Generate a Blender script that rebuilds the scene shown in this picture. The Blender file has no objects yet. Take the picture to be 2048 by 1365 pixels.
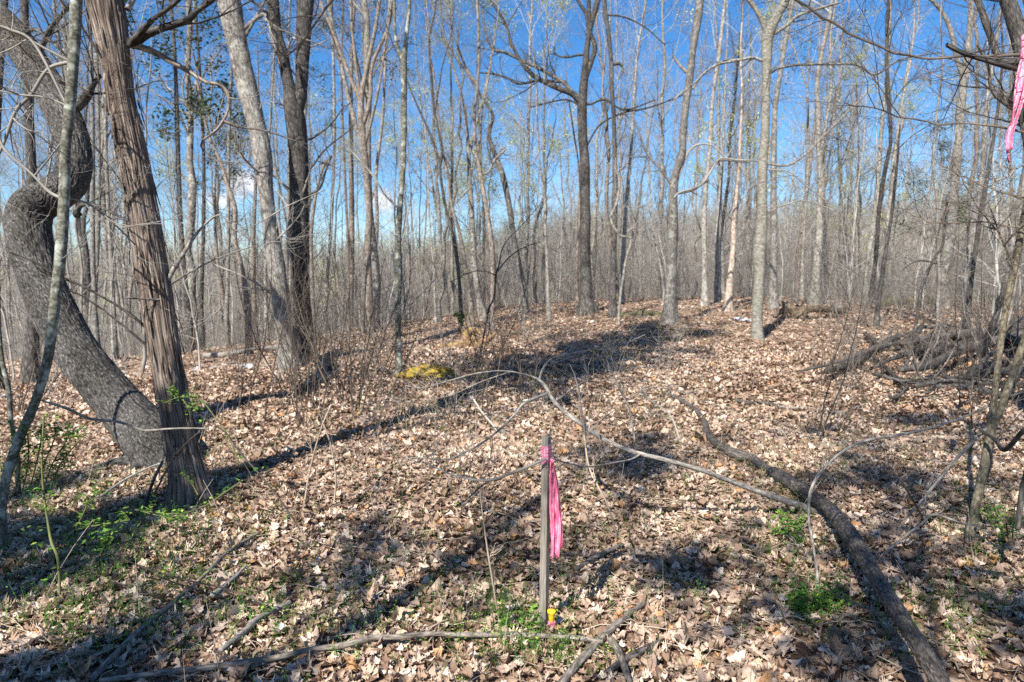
import bpy, math, random
import numpy as np
from mathutils import Vector
from math import radians as R_, sin, cos, pi

# ------------------------------------------------------------------ camera, sky, sun, exposure
SC = bpy.context.scene
COL = SC.collection
PITCH = R_(5.1); CAMH = 1.6; F = 2048 * 24 / 36.0
cam = bpy.data.objects.new('camera', bpy.data.cameras.new('camera'))
COL.objects.link(cam); SC.camera = cam
cam.location = (0, 0, CAMH); cam.rotation_euler = (R_(90) - PITCH, 0, 0)
cam.data.lens = 24; cam.data.sensor_width = 36; cam.data.clip_end = 3000; cam.data.clip_start = 0.05
cam.data.dof.use_dof = True; cam.data.dof.focus_distance = 3.3; cam.data.dof.aperture_fstop = 3.5

SUN_EL = R_(42); SUN_AZ = R_(29)                    # light travels towards (sin az, cos az)
w = bpy.data.worlds.new('World'); SC.world = w; w.use_nodes = True
nt = w.node_tree; nt.nodes.clear()
wo = nt.nodes.new('ShaderNodeOutputWorld'); bg = nt.nodes.new('ShaderNodeBackground')
sky = nt.nodes.new('ShaderNodeTexSky'); sky.sky_type = 'NISHITA'; sky.sun_disc = False
sky.sun_elevation = SUN_EL; sky.sun_rotation = SUN_AZ + pi
sky.air_density = 1.0; sky.dust_density = 0.5; sky.ozone_density = 4.5; sky.altitude = 300
hs = nt.nodes.new('ShaderNodeHueSaturation'); hs.inputs['Saturation'].default_value = 1.28; hs.inputs['Hue'].default_value = .502; hs.inputs['Value'].default_value = 1.5
tc = nt.nodes.new('ShaderNodeTexCoord'); mp = nt.nodes.new('ShaderNodeMapping'); mp.inputs['Scale'].default_value = (3.2, 3.2, 9)
cn = nt.nodes.new('ShaderNodeTexNoise'); cn.inputs['Scale'].default_value = 1.3; cn.inputs['Detail'].default_value = 7
sx = nt.nodes.new('ShaderNodeSeparateXYZ')
cr = nt.nodes.new('ShaderNodeValToRGB'); cr.color_ramp.elements[0].position = .52; cr.color_ramp.elements[1].position = .66
hr = nt.nodes.new('ShaderNodeValToRGB')
hr.color_ramp.elements[0].position = 0.0; hr.color_ramp.elements[0].color = (1, 1, 1, 1)
hr.color_ramp.elements[1].position = 0.26; hr.color_ramp.elements[1].color = (0, 0, 0, 1)
mu = nt.nodes.new('ShaderNodeMath'); mu.operation = 'MULTIPLY'
mix = nt.nodes.new('ShaderNodeMixRGB'); mix.inputs['Color2'].default_value = (8.5, 9, 10, 1)
L = nt.links.new
L(tc.outputs['Generated'], mp.inputs['Vector']); L(mp.outputs['Vector'], cn.inputs['Vector'])
L(cn.outputs['Fac'], cr.inputs['Fac']); L(tc.outputs['Generated'], sx.inputs[0]); L(sx.outputs['Z'], hr.inputs['Fac'])
def cdir(px, py):
    v = Vector(((px-1024)/F, cos(PITCH)-(py-682.5)/F*sin(PITCH), -sin(PITCH)-(py-682.5)/F*cos(PITCH))); v.normalize(); return v
cl_out = None
for (px, py, rad) in ((488, 362, .022), (765, 408, .014), (430, 402, .012)):
    vs = nt.nodes.new('ShaderNodeVectorMath'); vs.operation = 'SUBTRACT'; vs.inputs[1].default_value = cdir(px, py); L(tc.outputs['Generated'], vs.inputs[0])
    v2 = nt.nodes.new('ShaderNodeVectorMath'); v2.operation = 'MULTIPLY'; v2.inputs[1].default_value = (1, 1, 1.6); L(vs.outputs[0], v2.inputs[0])
    ln = nt.nodes.new('ShaderNodeVectorMath'); ln.operation = 'LENGTH'; L(v2.outputs[0], ln.inputs[0])
    nn = nt.nodes.new('ShaderNodeTexNoise'); nn.inputs['Scale'].default_value = 26; nn.inputs['Detail'].default_value = 5; L(tc.outputs['Generated'], nn.inputs['Vector'])
    ma = nt.nodes.new('ShaderNodeMath'); ma.operation = 'MULTIPLY_ADD'; ma.inputs[1].default_value = .06; L(nn.outputs['Fac'], ma.inputs[0]); L(ln.outputs['Value'], ma.inputs[2])
    rm = nt.nodes.new('ShaderNodeMapRange'); rm.inputs['From Min'].default_value = rad+.045; rm.inputs['From Max'].default_value = rad+.022; L(ma.outputs[0], rm.inputs['Value'])
    if cl_out is None: cl_out = rm.outputs[0]
    else:
        mxx = nt.nodes.new('ShaderNodeMath'); mxx.operation = 'MAXIMUM'; L(cl_out, mxx.inputs[0]); L(rm.outputs[0], mxx.inputs[1]); cl_out = mxx.outputs[0]
L(cr.outputs['Color'], mu.inputs[0]); L(hr.outputs['Color'], mu.inputs[1]); mz = nt.nodes.new('ShaderNodeMath'); mz.operation = 'MAXIMUM'; mh = nt.nodes.new('ShaderNodeMath'); mh.operation = 'MULTIPLY'; mh.inputs[1].default_value = .45; L(mu.outputs[0], mh.inputs[0]); L(mh.outputs[0], mz.inputs[0]); L(cl_out, mz.inputs[1]); L(mz.outputs[0], mix.inputs['Fac'])
L(sky.outputs['Color'], hs.inputs['Color']); L(hs.outputs['Color'], mix.inputs['Color1'])
L(mix.outputs['Color'], bg.inputs['Color']); L(bg.outputs['Background'], wo.inputs['Surface'])
bg.inputs['Strength'].default_value = 0.058

sl = bpy.data.lights.new('sun', 'SUN'); sl.energy = 5.0; sl.angle = R_(0.5); sl.color = (1.0, 0.955, 0.875)
sun = bpy.data.objects.new('sun', sl); COL.objects.link(sun)
sun.rotation_euler = Vector((sin(SUN_AZ)*cos(SUN_EL), cos(SUN_AZ)*cos(SUN_EL), -sin(SUN_EL))).to_track_quat('-Z', 'Y').to_euler()
sun.location = (-8, -12, 14)
SC.view_settings.view_transform = 'Standard'; SC.view_settings.look = 'None'
SC.view_settings.gamma = 1; SC.view_settings.exposure = 1.04
SC.render.engine = 'CYCLES'
SC.cycles.max_bounces = 5; SC.cycles.diffuse_bounces = 3; SC.cycles.glossy_bounces = 1
SC.cycles.transmission_bounces = 2; SC.cycles.transparent_max_bounces = 4
SC.cycles.use_denoising = False

# ------------------------------------------------------------------ numeric helpers
rng = np.random.default_rng(7)
random.seed(7)

def _h(ix, iy, iz, seed):
    n = (ix * 73856093) ^ (iy * 19349663) ^ (iz * 83492791) ^ (seed * 2654435)
    n = (n ^ (n >> 13)) * 1274126177
    n = n & 0x7fffffff
    n = n ^ (n >> 15)
    return (n & 0xffff) / 32767.5 - 1.0

def vn(p, seed=0):
    p = np.asarray(p, float); i = np.floor(p).astype(np.int64); f = p - i; f = f*f*(3-2*f)
    x, y, z = i[..., 0], i[..., 1], i[..., 2]; fx, fy, fz = f[..., 0], f[..., 1], f[..., 2]
    r = 0
    for a in (0, 1):
        for b in (0, 1):
            for c in (0, 1):
                wgt = (fx if a else 1-fx) * (fy if b else 1-fy) * (fz if c else 1-fz)
                r = r + wgt * _h(x+a, y+b, z+c, seed)
    return r

def fbm(p, seed=0, o=3):
    p = np.asarray(p, float); r = 0; a = 1
    for k in range(o):
        r = r + a * vn(p * 2.03**k + k*17.3, seed+k); a *= .5
    return r

def ss(a, b, x):
    t = np.clip((x-a)/(b-a), 0, 1); return t*t*(3-2*t)

def T(x, y, micro=True):
    x = np.asarray(x, float); y = np.asarray(y, float)
    a = -0.12 + 0.86*ss(-7, 4, x)
    z = a * ss(6, 25, y)
    lf = ss(2.5, 12, -x); z = z - .4*ss(3, 10, -x)*ss(6.5, 14, y)
    yr = 27 + 5*ss(0, 14, x) - 12*lf
    fall = 5.5 - 3.6*ss(-4, 20, x) + 4.5*lf
    z = z - fall*ss(yr, yr+50, y)
    ang = x/np.maximum(y, 20.)
    hill = 11.5 + 9*ss(.1, .7, ang) + 3.5*lf + 2.5*np.sin(ang*5.0+1)
    z = z + hill*ss(75, 230, y)
    z = z + .1*vn(np.stack([x*.35, y*.35, x*0], -1), 3)*ss(2, 6, np.abs(y)+np.abs(x)*.5)
    if micro:
        z = z + .035*vn(np.stack([x*1.4, y*1.4, x*0], -1), 5) + .018*vn(np.stack([x*4, y*4, x*0], -1), 6)
    return z

def Ts(x, y): return float(T(np.array([x]), np.array([y]))[0])

def P(px, py, z):
    x = (px-1024)/F*z; v = (py-682.5)/F*z
    return np.array([x, z*cos(PITCH)-v*sin(PITCH), CAMH - z*sin(PITCH) - v*cos(PITCH)])

def depth_of(p): return p[1]*cos(PITCH) - (p[2]-CAMH)*sin(PITCH)

def proj(p):
    z = depth_of(p); v = -(p[1]*sin(PITCH) + (p[2]-CAMH)*cos(PITCH))
    return 1024+F*p[0]/z, 682.5+F*v/z

_zz = np.concatenate([np.arange(1.2, 12, .01), np.arange(12, 90, .05)])
def GZ(px, py):
    x = (px-1024)/F*_zz; v = (py-682.5)/F*_zz
    X = x; Y = _zz*cos(PITCH)-v*sin(PITCH); Z = CAMH - _zz*sin(PITCH) - v*cos(PITCH)
    h = Z - T(X, Y)
    k = np.nonzero(h <= 0)[0]
    return float(_zz[k[0]]) if len(k) else 60.
def G(px, py, up=0.0):
    z = GZ(px, py); p = P(px, py, z); p[2] += up; return p

def unit(v): return v/np.maximum(np.linalg.norm(v, axis=-1, keepdims=True), 1e-9)

def smooth(pts, n):
    """Catmull-Rom through pts (any columns) -> n rows"""
    a = np.asarray(pts, float)
    if len(a) == 2: a = np.array([a[0], (a[0]+a[1])/2, a[1]])
    e = np.vstack([2*a[0]-a[1], a, 2*a[-1]-a[-2]])
    t = np.linspace(0, len(a)-1-1e-6, n); i = t.astype(int); f = (t-i)[:, None]
    p0, p1, p2, p3 = e[i], e[i+1], e[i+2], e[i+3]
    return .5*((2*p1)+(-p0+p2)*f+(2*p0-5*p1+4*p2-p3)*f*f+(-p0+3*p1-3*p2+p3)*f**3)

# ------------------------------------------------------------------ mesh builder
class MB:
    def __init__(s): s.v = []; s.f = []; s.t = []; s.c = []; s.n = 0; s.g = []
    def _add(s, v, f, t, c=None):
        s.v.append(v); s.f.append(f + s.n); s.t.append(t)
        s.c.append(np.full(len(v), .5) if c is None else c); s.n += len(v)
    def tubes(s, Pt, Rd, n=4, disp=None, solid=False, flare=0, seed=0, c=None, cap=False):
        Pt = np.asarray(Pt, float); Rd = np.asarray(Rd, float)
        if Pt.ndim == 2: Pt = Pt[None]; Rd = Rd[None]
        N, K, _ = Pt.shape
        if N == 0: return
        d = np.gradient(Pt, axis=1); d = unit(d)
        ov = unit(Pt[:, -1]-Pt[:, 0])
        ref = np.where(np.abs(ov[:, 2:3]) > .6, np.array([[1., .3, 0]]), np.array([[0.1, .2, 1.]]))
        ref = unit(ref - ov*np.sum(ref*ov, -1, keepdims=True))[:, None, :]
        u = unit(np.cross(d, np.broadcast_to(ref, d.shape))); w_ = np.cross(u, d)
        th = np.linspace(0, 2*pi, n, endpoint=False)
        ct, st = np.cos(th), np.sin(th)
        seg = np.linalg.norm(np.diff(Pt, axis=1), axis=-1)
        sl_ = np.concatenate([np.zeros((N, 1)), np.cumsum(seg, 1)], 1)
        rr = np.repeat(Rd[:, :, None], n, 2)
        rref = Rd.mean(1)[:, None, None]
        off = rng.random((N, 1, 1))*40
        tcx = ct[None, None]*rref + 0*rr; tcy = st[None, None]*rref + 0*rr
        tcz = sl_[:, :, None] + off + 0*rr
        if flare:
            fl = np.exp(-sl_/flare[0])[:, :, None]
            rr = rr*(1 + flare[1]*fl*(1+.35*np.cos(th*flare[2]+seed)[None, None]+.2*np.cos(th*(flare[2]*2-1)+seed*2)[None, None]))
        if disp:
            amp, kc, kz = disp
            q = np.stack([tcx*kc, tcy*kc, tcz*kz], -1)
            a = 1-2*np.abs(vn(q, seed)); b = vn(q*2.3+9, seed+3)
            rr = rr + amp*(a*.7+b*.5) + amp*1.5*vn(np.stack([tcx*3, tcy*3, tcz*1.7], -1), seed+8)
        V = Pt[:, :, None, :] + rr[..., None]*(ct[None, None, :, None]*u[:, :, None] + st[None, None, :, None]*w_[:, :, None])
        tcv = np.stack([tcx, tcy, tcz], -1).reshape(-1, 3)
        if solid: q_ = V.reshape(-1, 3); tcv = np.stack([q_[:, 0]*.8+q_[:, 2]*.55, q_[:, 1], -q_[:, 0]*.55+q_[:, 2]*.8], -1)
        base = (np.arange(N)*K*n)[:, None, None]; ring = (np.arange(K-1)*n)[None, :, None]; j = np.arange(n)[None, None]
        j2 = (j+1) % n
        f = np.stack([base+ring+j, base+ring+j2, base+ring+n+j2, base+ring+n+j], -1).reshape(-1, 4)
        cc = None if c is None else np.full(N*K*n, c)
        s._add(V.reshape(-1, 3), f, tcv, cc)
    def geo(s, V, Fq, c=None, t=None):
        V = np.asarray(V, float).reshape(-1, 3); Fq = np.asarray(Fq)
        s._add(V, Fq, V.copy() if t is None else t, c)
    def build(s, name, mat, parent=None, origin=(0, 0, 0), smooth_=True):
        me = bpy.data.meshes.new(name)
        V = np.concatenate(s.v) - np.asarray(origin)[None]; Fa = np.concatenate(s.f).astype(np.int32)
        me.vertices.add(len(V)); me.vertices.foreach_set('co', V.astype(np.float32).ravel())
        me.loops.add(Fa.size); me.loops.foreach_set('vertex_index', Fa.ravel())
        me.polygons.add(len(Fa)); me.polygons.foreach_set('loop_start', np.arange(0, Fa.size, 4, dtype=np.int32))
        me.polygons.foreach_set('loop_total', np.full(len(Fa), 4, np.int32))
        me.polygons.foreach_set('use_smooth', np.full(len(Fa), smooth_))
        a = me.attributes.new('tc', 'FLOAT_VECTOR', 'POINT'); a.data.foreach_set('vector', np.concatenate(s.t).astype(np.float32).ravel())
        a = me.attributes.new('rnd', 'FLOAT', 'POINT'); a.data.foreach_set('value', np.concatenate(s.c).astype(np.float32))
        me.update(calc_edges=True); me.validate()
        me.materials.append(mat)
        o = bpy.data.objects.new(name, me); COL.objects.link(o)
        if parent: o.parent = parent
        else: o.location = origin
        return o

def empty(name, loc):
    o = bpy.data.objects.new(name, None); COL.objects.link(o); o.location = tuple(loc); o.empty_display_size = .2
    return o
def tag(o, label=None, cat=None, group=None, kind=None):
    if label: o['label'] = label
    if cat: o['category'] = cat
    if group: o['group'] = group
    if kind: o['kind'] = kind
    return o

# ------------------------------------------------------------------ materials
def newmat(name, rough=.85, spec=.2):
    m = bpy.data.materials.new(name); m.use_nodes = True
    b = m.node_tree.nodes['Principled BSDF']; b.inputs['Roughness'].default_value = rough
    b.inputs['Specular IOR Level'].default_value = spec
    return m, m.node_tree, b
def node(nt, k, **kw):
    n = nt.nodes.new(k)
    for a, b in kw.items(): setattr(n, a, b)
    return n
def ramp(nt, stops):
    n = nt.nodes.new('ShaderNodeValToRGB'); e = n.color_ramp.elements
    while len(e) < len(stops): e.new(.5)
    for i, (p, c) in enumerate(stops): e[i].position = p; e[i].color = (*c, 1)
    return n
def noise(nt, vec, scale, detail=4, rough=.55, dist=0):
    n = nt.nodes.new('ShaderNodeTexNoise'); n.inputs['Scale'].default_value = scale; n.inputs['Detail'].default_value = detail
    n.inputs['Roughness'].default_value = rough; n.inputs['Distortion'].default_value = dist
    if vec: nt.links.new(vec, n.inputs['Vector'])
    return n

def bark(name, dark, mid, light, cx=18, cz=3, bump=.6, lich=0, lichc=(.35, .38, .28), bd=.02, var=.25, moss=0, vw=.55):
    m, nt, b = newmat(name); l = nt.links.new
    at = node(nt, 'ShaderNodeAttribute', attribute_name='tc')
    mp = node(nt, 'ShaderNodeMapping'); mp.inputs['Scale'].default_value = (cx, cx, cz); l(at.outputs['Vector'], mp.inputs['Vector'])
    n1 = noise(nt, mp.outputs[0], 1.0, 6, .62, .6)
    vo = node(nt, 'ShaderNodeTexVoronoi'); vo.feature = 'DISTANCE_TO_EDGE'; vo.inputs['Scale'].default_value = .8
    l(mp.outputs[0], vo.inputs['Vector'])
    mm = node(nt, 'ShaderNodeMath', operation='MULTIPLY'); mm.inputs[1].default_value = vw; l(vo.outputs['Distance'], mm.inputs[0])
    ad = node(nt, 'ShaderNodeMath', operation='ADD'); l(mm.outputs[0], ad.inputs[0]); l(n1.outputs['Fac'], ad.inputs[1])
    n2 = noise(nt, at.outputs['Vector'], 3.5, 4)
    a2 = node(nt, 'ShaderNodeMath', operation='MULTIPLY_ADD'); a2.inputs[1].default_value = .35; a2.inputs[2].default_value = -.22
    l(n2.outputs['Fac'], a2.inputs[0])
    a3 = node(nt, 'ShaderNodeMath', operation='ADD'); l(ad.outputs[0], a3.inputs[0]); l(a2.outputs[0], a3.inputs[1])
    rp = ramp(nt, [(.34, dark), (.54, mid), (.78, light)]); l(a3.outputs[0], rp.inputs['Fac'])
    out = rp.outputs['Color']
    if lich:
        n3 = noise(nt, at.outputs['Vector'], 9, 5, .6); r3 = ramp(nt, [(.56-.1*lich, (0, 0, 0)), (.66-.1*lich, (1, 1, 1))]); l(n3.outputs['Fac'], r3.inputs['Fac'])
        mf = node(nt, 'ShaderNodeMath', operation='MULTIPLY'); mf.inputs[1].default_value = .75; l(r3.outputs['Color'], mf.inputs[0])
        mx = node(nt, 'ShaderNodeMixRGB'); mx.inputs['Color2'].default_value = (*lichc, 1); l(mf.outputs[0], mx.inputs['Fac']); l(out, mx.inputs['Color1']); out = mx.outputs['Color']
    oi = node(nt, 'ShaderNodeObjectInfo'); mr = node(nt, 'ShaderNodeMapRange')
    mr.inputs['To Min'].default_value = 1-var; mr.inputs['To Max'].default_value = 1+var; l(oi.outputs['Random'], mr.inputs['Value'])
    hv = node(nt, 'ShaderNodeHueSaturation'); l(mr.outputs[0], hv.inputs['Value']); l(out, hv.inputs['Color'])
    l(hv.outputs['Color'], b.inputs['Base Color'])
    bp = node(nt, 'ShaderNodeBump'); bp.inputs['Strength'].default_value = bump; bp.inputs['Distance'].default_value = bd
    l(a3.outputs[0], bp.inputs['Height']); l(bp.outputs[0], b.inputs['Normal'])
    return m

def twigmat(name, c1, c2, var=.2):
    m, nt, b = newmat(name, .8); l = nt.links.new
    at = node(nt, 'ShaderNodeAttribute', attribute_name='tc'); n = noise(nt, at.outputs['Vector'], 2.5, 3)
    rp = ramp(nt, [(.35, c1), (.65, c2)]); l(n.outputs['Fac'], rp.inputs['Fac']); l(rp.outputs['Color'], b.inputs['Base Color'])
    return m

def leafmat(name, stops, trans=.25, rough=.6, spec=.25, vein=True):
    m, nt, b = newmat(name, rough, spec); l = nt.links.new
    at = node(nt, 'ShaderNodeAttribute', attribute_name='rnd')
    rp = ramp(nt, stops); rp.color_ramp.interpolation = 'LINEAR'; l(at.outputs['Fac'], rp.inputs['Fac'])
    ge = node(nt, 'ShaderNodeNewGeometry'); n = noise(nt, ge.outputs['Position'], 45, 3, .6)
    mr = node(nt, 'ShaderNodeMapRange'); mr.inputs['From Min'].default_value = .3; mr.inputs['From Max'].default_value = .7
    mr.inputs['To Min'].default_value = .72; mr.inputs['To Max'].default_value = 1.2; l(n.outputs['Fac'], mr.inputs['Value'])
    hv = node(nt, 'ShaderNodeHueSaturation'); l(mr.outputs[0], hv.inputs['Value']); l(rp.outputs['Color'], hv.inputs['Color'])
    l(hv.outputs['Color'], b.inputs['Base Color'])
    tr = node(nt, 'ShaderNodeBsdfTranslucent'); l(hv.outputs['Color'], tr.inputs['Color'])
    ms = node(nt, 'ShaderNodeMixShader'); ms.inputs[0].default_value = trans
    o = nt.nodes['Material Output']; l(b.outputs[0], ms.inputs[1]); l(tr.outputs[0], ms.inputs[2]); l(ms.outputs[0], o.inputs['Surface'])
    return m

M = {}
M['cedar'] = bark('cedar bark', (.028, .022, .018), (.155, .117, .093), (.40, .34, .29), cx=95, cz=3.2, bump=1, bd=.010, var=0)
M['curved'] = bark('furrowed dark bark', (.010, .009, .008), (.085, .079, .072), (.32, .305, .28), cx=80, cz=22, bump=1, bd=.012, lich=.0, var=0, vw=.22)
M['grey'] = bark('grey bark', (.05, .044, .038), (.155, .14, .125), (.31, .285, .255), cx=45, cz=10, bd=.012, lich=.2, lichc=(.30, .31, .26))
M['pale'] = bark('pale bark', (.085, .076, .064), (.215, .195, .17), (.39, .36, .325), cx=18, cz=9, bump=.3, lich=.2, lichc=(.24, .25, .2))
M['beech'] = bark('smooth banded bark', (.10, .09, .072), (.19, .173, .145), (.31, .29, .25), cx=14, cz=26, bump=.25, bd=.006, lich=.25, lichc=(.20, .215, .16), var=0)
M['green'] = bark('grey green bark', (.045, .042, .032), (.115, .112, .086), (.24, .24, .195), cx=40, cz=34, bump=.5, lich=.35, lichc=(.40, .42, .36), bd=.004, var=0)
M['olive'] = bark('olive brown bark', (.05, .04, .026), (.14, .12, .082), (.25, .225, .165), cx=60, cz=30, bump=.5, bd=.003, var=0)
M['dark'] = bark('dark brown bark', (.018, .016, .014), (.062, .056, .05), (.17, .157, .144), cx=50, cz=10, bd=.012, var=.2)
M['brown'] = bark('brown bark', (.07, .054, .042), (.20, .165, .135), (.36, .31, .26), cx=40, cz=9, var=.2)
M['tan'] = bark('tan bark', (.15, .11, .085), (.30, .24, .19), (.46, .39, .33), cx=24, cz=9, bump=.3)
M['log'] = bark('old log bark', (.03, .024, .020), (.10, .085, .073), (.25, .225, .195), cx=110, cz=26, bump=1, lich=.0, bd=.006, var=.1)
M['deadpale'] = bark('pale dead branch', (.10, .085, .07), (.25, .225, .195), (.42, .39, .35), cx=80, cz=20, bump=.5, bd=.003, var=.1)
M['rot'] = bark('rotten wood', (.05, .028, .016), (.24, .145, .075), (.46, .33, .20), cx=24, cz=14, bump=.9, bd=.02, lich=.2, lichc=(.34, .26, .06), var=0)
M['stick'] = bark('weathered stick', (.06, .048, .038), (.18, .152, .125), (.34, .30, .255), cx=90, cz=20, bump=.7, bd=.003, var=.15)
M['rotdark'] = bark('dark rotten wood', (.03, .02, .014), (.12, .085, .06), (.28, .21, .15), cx=26, cz=14, bump=1, bd=.03, lich=.2, lichc=(.14, .15, .05), var=0)
M['moss'] = bark('moss on log', (.06, .04, .01), (.36, .23, .03), (.58, .42, .07), cx=22, cz=22, bump=1, bd=.02, lich=.2, lichc=(.22, .2, .03), var=0)
M['mosslog'] = bark('mossy log bark', (.03, .025, .016), (.10, .088, .05), (.22, .20, .12), cx=30, cz=10, bump=1, bd=.02, lich=.4, lichc=(.16, .17, .05), var=.1)
M['twgrey'] = twigmat('grey twigs', (.13, .118, .10), (.33, .305, .27))
M['twpale'] = twigmat('pale twigs', (.24, .222, .195), (.47, .45, .405))
M['twbrown'] = twigmat('brown twigs', (.09, .065, .048), (.24, .19, .145))
M['twdark'] = twigmat('dark twigs', (.03, .024, .02), (.10, .08, .065))
M['twtan'] = twigmat('dry tan stalks', (.28, .21, .15), (.52, .43, .33))
M['twgreen'] = twigmat('green canes', (.08, .09, .03), (.18, .2, .08))
M['litter'] = leafmat('fallen leaves', [(0, (.075, .046, .032)), (.14, (.19, .115, .078)), (.34, (.27, .18, .12)), (.54, (.40, .28, .20)), (.78, (.56, .42, .32)), (.93, (.71, .59, .48)), (.96, (.50, .27, .12)), (1, (.60, .54, .48))], trans=.12)
M['green_leaf'] = leafmat('small green leaves', [(0, (.045, .12, .02)), (.5, (.11, .26, .04)), (.85, (.24, .42, .06)), (1, (.42, .5, .08))], trans=.35, rough=.45)
M['bud'] = leafmat('budding leaves', [(0, (.45, .50, .13)), (1, (.78, .78, .32))], trans=.4)
M['blossom'] = leafmat('yellow blossom', [(0, (.62, .52, .03)), (1, (.85, .78, .10))], trans=.3)
M['needle'] = leafmat('evergreen needles', [(0, (.02, .04, .014)), (.6, (.05, .09, .03)), (1, (.13, .16, .05))], trans=.15)

# soil material
def soil():
    m, nt, b = newmat('forest floor', .9); l = nt.links.new
    ge = node(nt, 'ShaderNodeNewGeometry')
    vo = node(nt, 'ShaderNodeTexVoronoi'); vo.inputs['Scale'].default_value = 11; vo.inputs['Randomness'].default_value = 1
    n0 = noise(nt, ge.outputs['Position'], 6, 4); va = node(nt, 'ShaderNodeVectorMath', operation='MULTIPLY_ADD')
    va.inputs[1].default_value = (.12, .12, .12); l(n0.outputs['Color'], va.inputs[0]); l(ge.outputs['Position'], va.inputs[2])
    l(va.outputs[0], vo.inputs['Vector'])
    sp = node(nt, 'ShaderNodeSeparateColor'); l(vo.outputs['Color'], sp.inputs[0])
    rp = ramp(nt, [(0, (.06, .038, .026)), (.25, (.16, .10, .068)), (.5, (.30, .20, .14)), (.75, (.42, .30, .22)), (1, (.52, .40, .31))]); l(sp.outputs[0], rp.inputs['Fac'])
    n1 = noise(nt, ge.outputs['Position'], .25, 4); r1 = ramp(nt, [(.35, (.7, .68, .66)), (.65, (1.08, 1.04, 1))]); l(n1.outputs['Fac'], r1.inputs['Fac'])
    mx = node(nt, 'ShaderNodeMixRGB', blend_type='MULTIPLY'); mx.inputs[0].default_value = 1; l(rp.outputs['Color'], mx.inputs[1]); l(r1.outputs['Color'], mx.inputs[2])
    l(mx.outputs[0], b.inputs['Base Color'])
    bp = node(nt, 'ShaderNodeBump'); bp.inputs['Strength'].default_value = .9; bp.inputs['Distance'].default_value = .04
    n2 = noise(nt, ge.outputs['Position'], 25, 5); l(n2.outputs['Fac'], bp.inputs['Height']); l(bp.outputs[0], b.inputs['Normal'])
    return m
M['soil'] = soil()

# ------------------------------------------------------------------ ground
def build_ground():
    ys = [-16.]
    while ys[-1] < 12: ys.append(ys[-1] + (.09 if ys[-1] > 1 else .4))
    while ys[-1] < 700: ys.append(ys[-1] + max(.12, (ys[-1]-10)*.035))
    ys = np.array(ys); u = np.linspace(-1, 1, 301); u = np.sign(u)*np.abs(u)**1.25
    Y = ys[:, None] + 0*u; X = u[None]*(13 + 1.7*np.maximum(Y, 0))
    Z = T(X, Y); nr, nc = Z.shape
    i = np.arange(nr-1)[:, None]*nc + np.arange(nc-1)[None]
    f = np.stack([i, i+1, i+nc+1, i+nc], -1).reshape(-1, 4)
    mb = MB(); mb.geo(np.stack([X, Y, Z], -1), f)
    tag(mb.build('ground', M['soil']), kind='structure')
build_ground()

# ------------------------------------------------------------------ leaves on the ground
def leaf_grid(ns, ncol, kind, r):
    """ribbon type leaf; returns V,F (unit length, in xy)"""
    t = np.linspace(0, 1, ns)
    if kind == 'oak':
        wv = .27*np.sin(pi*t**.8)**.7*(1+.55*np.sign(np.sin(t*ns*pi/1.02+.3))*(.5+.5*r.random(ns)))
    elif kind == 'beech': wv = .26*np.sin(pi*t**.9)**.8
    else: wv = .34*np.sin(pi*t**.75)**.6*(.7+.6*r.random(ns))
    wv[0] = .012; wv[-1] = .015
    u = np.linspace(-1, 1, ncol)
    X = u[None]*wv[:, None]*(1+.15*r.normal(size=(ns, 1))); Yy = (t-.5)[:, None] + np.abs(u)[None]*.06*r.normal(size=(ns, 1))
    c1, c2 = r.uniform(-1.2, 2.4), r.uniform(-.5, 1.1)
    Z = c1*X**2*2.0 + c2*(t-.5)[:, None]**2*1.2 + .06*r.normal(size=X.shape) + r.uniform(-.5, .5)*X*(t-.5)[:, None]*2
    nr, nc = X.shape; i = np.arange(nr-1)[:, None]*nc + np.arange(nc-1)[None]
    f = np.stack([i, i+1, i+nc+1, i+nc], -1).reshape(-1, 4)
    return np.stack([X, Yy, Z], -1).reshape(-1, 3), f
def leaf_star(n, r, lobes=5):
    th = np.linspace(0, 2*pi, n, endpoint=False)
    rr = .33 + .14*np.abs(np.cos((th-pi/2)*lobes/2))**1.3 + .03*r.normal(size=n); rr[np.argmin(np.abs(th-1.5*pi))] *= .4
    rings = [np.zeros(n), rr*.5, rr]
    X = np.stack([q*np.cos(th) for q in rings]); Yy = np.stack([q*np.sin(th) for q in rings])
    a = r.uniform(0, pi); k = X*cos(a)+Yy*sin(a); k2 = -X*sin(a)+Yy*cos(a)
    Z = r.uniform(-.6, 1.9)*k**2 + r.uniform(-.4, .9)*k2**2 + .035*r.normal(size=X.shape); Z[0] = Z[0].mean()
    i = np.arange(2)[:, None]*n + np.arange(n)[None]; j = np.arange(2)[:, None]*n + ((np.arange(n)+1) % n)[None]
    f = np.stack([i, j, j+n, i+n], -1).reshape(-1, 4)
    return np.stack([X, Yy, Z], -1).reshape(-1, 3), f

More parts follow.
